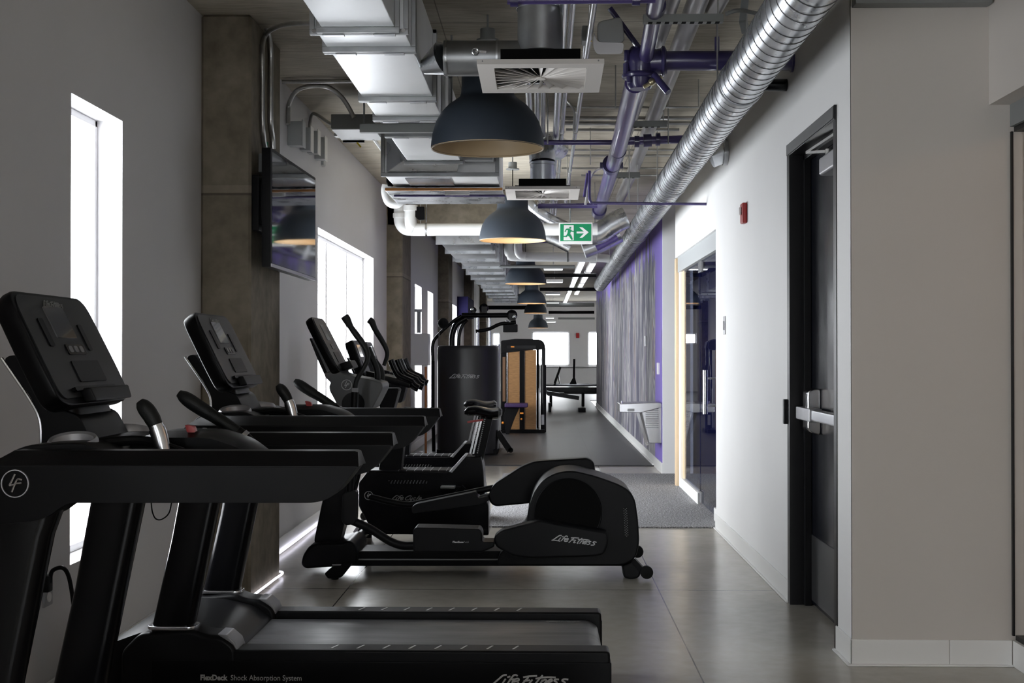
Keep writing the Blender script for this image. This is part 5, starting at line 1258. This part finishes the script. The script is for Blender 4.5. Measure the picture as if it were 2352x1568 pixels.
T.part('foot', MB().bar(C3(905, 1310, G + .2), C3(1015, 1475, G + .2), .08, .07).cyl(C3(1020, 1468, G + .2), .03, .08, 'y'), BLK)
T.part('base', MB().box(xa, G + .1, .012, xb, G + 1.1, .07), BLK, bevel=.006)

# weight stack machine with wooden panels
G2 = 20.0
def D(u, v, y=G2): return XZ(900 + u / 3.734, 640 + v / 3.734, y)
T = Thing('weight_machine', (-.3, 20.2, 0), 'black weight machine with two tall wooden panels', 'gym machine')
x = lambda u: D(u, 0)[0]
z = lambda v: max(.013, D(0, v)[1])
T.part('top_cap', MB().prism(rp([(x(935), z(640)), (x(935), z(530)), (x(1060), z(515)), (x(1200), z(517)), (x(1295), z(535)), (x(1305), z(600)), (x(1240), z(612)), (x(1235), z(605))], .03, 4), G2, G2 + .5), BLK2, bevel=.015)
T.part('display_strip', MB().box(x(985), G2 - .004, z(600), x(1235), G2, z(572)), BLK3)
T.part('indicator', MB().box(x(1020), G2 - .008, z(588), x(1050), G2 - .004, z(578)), ORG2, label='orange indicator')
T.part('stack_frame', MB().box(x(935), G2 + .02, .012, x(985), G2 + .5, z(600)).box(x(1096), G2 + .01, .012, x(1137), G2 + .1, z(600)).box(x(1240), G2 + .4, .012, x(1262), G2 + .46, z(600)), BLK, bevel=.004)
for u0, u1 in ((992, 1095), (1138, 1238)): T.part('wooden_panel', MB().box(x(u0), G2 + .03, z(1292), x(u1), G2 + .06, z(610)), WOODO, bevel=.003)
T.part('side_panel', MB().box(x(950), G2 - .02, z(1050), x(975), G2 + .0, z(670)), M('brown_side_panel', (.16, .08, .035), .5))
T.part('panel_edge', MB().box(x(984), G2 + .01, z(1292), x(991), G2 + .05, z(610)), SILV)
T.part('round_post', MB().tube(smooth([(x(1200), G2 + .1, z(535)), (x(1270), G2 + .1, z(540)), (x(1298), G2 + .1, z(585)), (x(1300), G2 + .1, z(750)), (x(1302), G2 + .1, z(1320))], 5), .03, 14).tube([(x(1300), G2 + .1, z(740)), (x(1300), G2 + .1, z(1320))], .042, 14), BLK3)
T.part('base', MB().box(x(935), G2 - .05, .012, x(1312), G2 + .6, z(1290)), BLK, bevel=.008)
T.part('guide_plate', MB().box(x(1258), G2 + .05, z(1275), x(1268), G2 + .08, z(940)).box(x(1282), G2 + .02, z(1250), x(1306), G2 + .04, z(1165)), SILP)
st = T.part('seat', MB().box(x(975), G2 - .5, z(1092), x(1170), G2 - .15, z(1058)), PADP, bevel=.015, seg=3, label='dark purple padded seat')
T.part('seat_mount', MB().prism([(x(985), z(1095)), (x(1100), z(1095)), (x(1060), z(1180)), (x(1010), z(1330)), (x(985), z(1340)), (x(960), z(1180))], G2 - .4, G2 - .3), BLK2, bevel=.005)
T.part('adjust_knob', MB().ball((x(960), G2 - .42, z(1222)), .02).ball((x(1116), G2 - .42, z(1190)), .014).box(x(1104), G2 - .45, z(1146), x(1132), G2 - .43, z(1134)), ORG2)

# far gym machines
G3 = 30.0
def Q(px, py, y=None):
    y = y or G3; p = AY(px, py, y); return (p.x, y, p.z)
T = Thing('reformer_bench', (.7, G3, 0), 'low black training bench with raised backrest in front of far window', 'bench')
T.part('rail', MB().tube([Q(1246, 884), Q(1372, 884)], .035, 10).tube([Q(1246, 893, G3 + .5), Q(1372, 893, G3 + .5)], .035, 10), SILV)
T.part('frame', MB().box(Q(1246, 0)[0], G3 + .05, Q(0, 904)[2], Q(1372, 0)[0], G3 + .45, Q(0, 888)[2]), BLK3, bevel=.02)
T.part('backrest', MB().bar(Q(1274, 880), Q(1287, 842), .4, .05), BLK2)
T.part('prop', MB().tube([Q(1286, 884), Q(1282, 860)], .012, 8), SILV)
T.part('upright_post', MB().tube([Q(1318, 880), Q(1319, 824)], .025, 10).prism([(Q(1308, 0)[0], Q(0, 880)[2]), (Q(1324, 0)[0], Q(0, 880)[2]), (Q(1320, 0)[0], Q(0, 866)[2]), (Q(1316, 0)[0], Q(0, 866)[2])], G3 - .05, G3 + .05), BLK)
for qa, qb in ((1262, 1268), (1336, 1342)): T.part('leg', MB().box(Q(qa, 0)[0], G3, .012, Q(qb, 0)[0], G3 + .4, Q(0, 900)[2]), BLK)
G3 = 27.0
T = Thing('low_bench', (.3, 27.0, 0), 'low black bench frame on the rubber floor before the far bench', 'bench')
T.part('beam', MB().bar(Q(1256, 902), Q(1330, 914), .12, .08), BLK3)
T.part('pad', MB().box(Q(1258, 0)[0], 27.0, Q(0, 908)[2], Q(1296, 0)[0], 27.25, Q(0, 901)[2]), BLK2, bevel=.01)
T.part('foot', MB().box(Q(1328, 0)[0], 27.0, .012, Q(1345, 0)[0], 27.3, .1).box(Q(1259, 0)[0], 27.0, .012, Q(1266, 0)[0], 27.25, .2), BLK, bevel=.01)
solo('ballet_barre', MB().tube([AY(1250, 843, 41.8), AY(1372, 843, 41.8)], .02, 8).box(AY(1346, 0, 41.8).x, 41.8, AY(0, 844, 41.8).z, AY(1347, 0, 41.8).x, 42, AY(0, 842, 41.8).z), GREYP, 'thin dark rail along the far wall under the windows', 'rail')

# warm light strip of the shop beyond the right glass
point_light('store_lamp', (2.9, 3.6, 2.3), 6, (1, .62, .35), .1)
point_light('studio_lamp', (2.3, 10.5, 2.5), 3, (.8, .85, 1), .15)
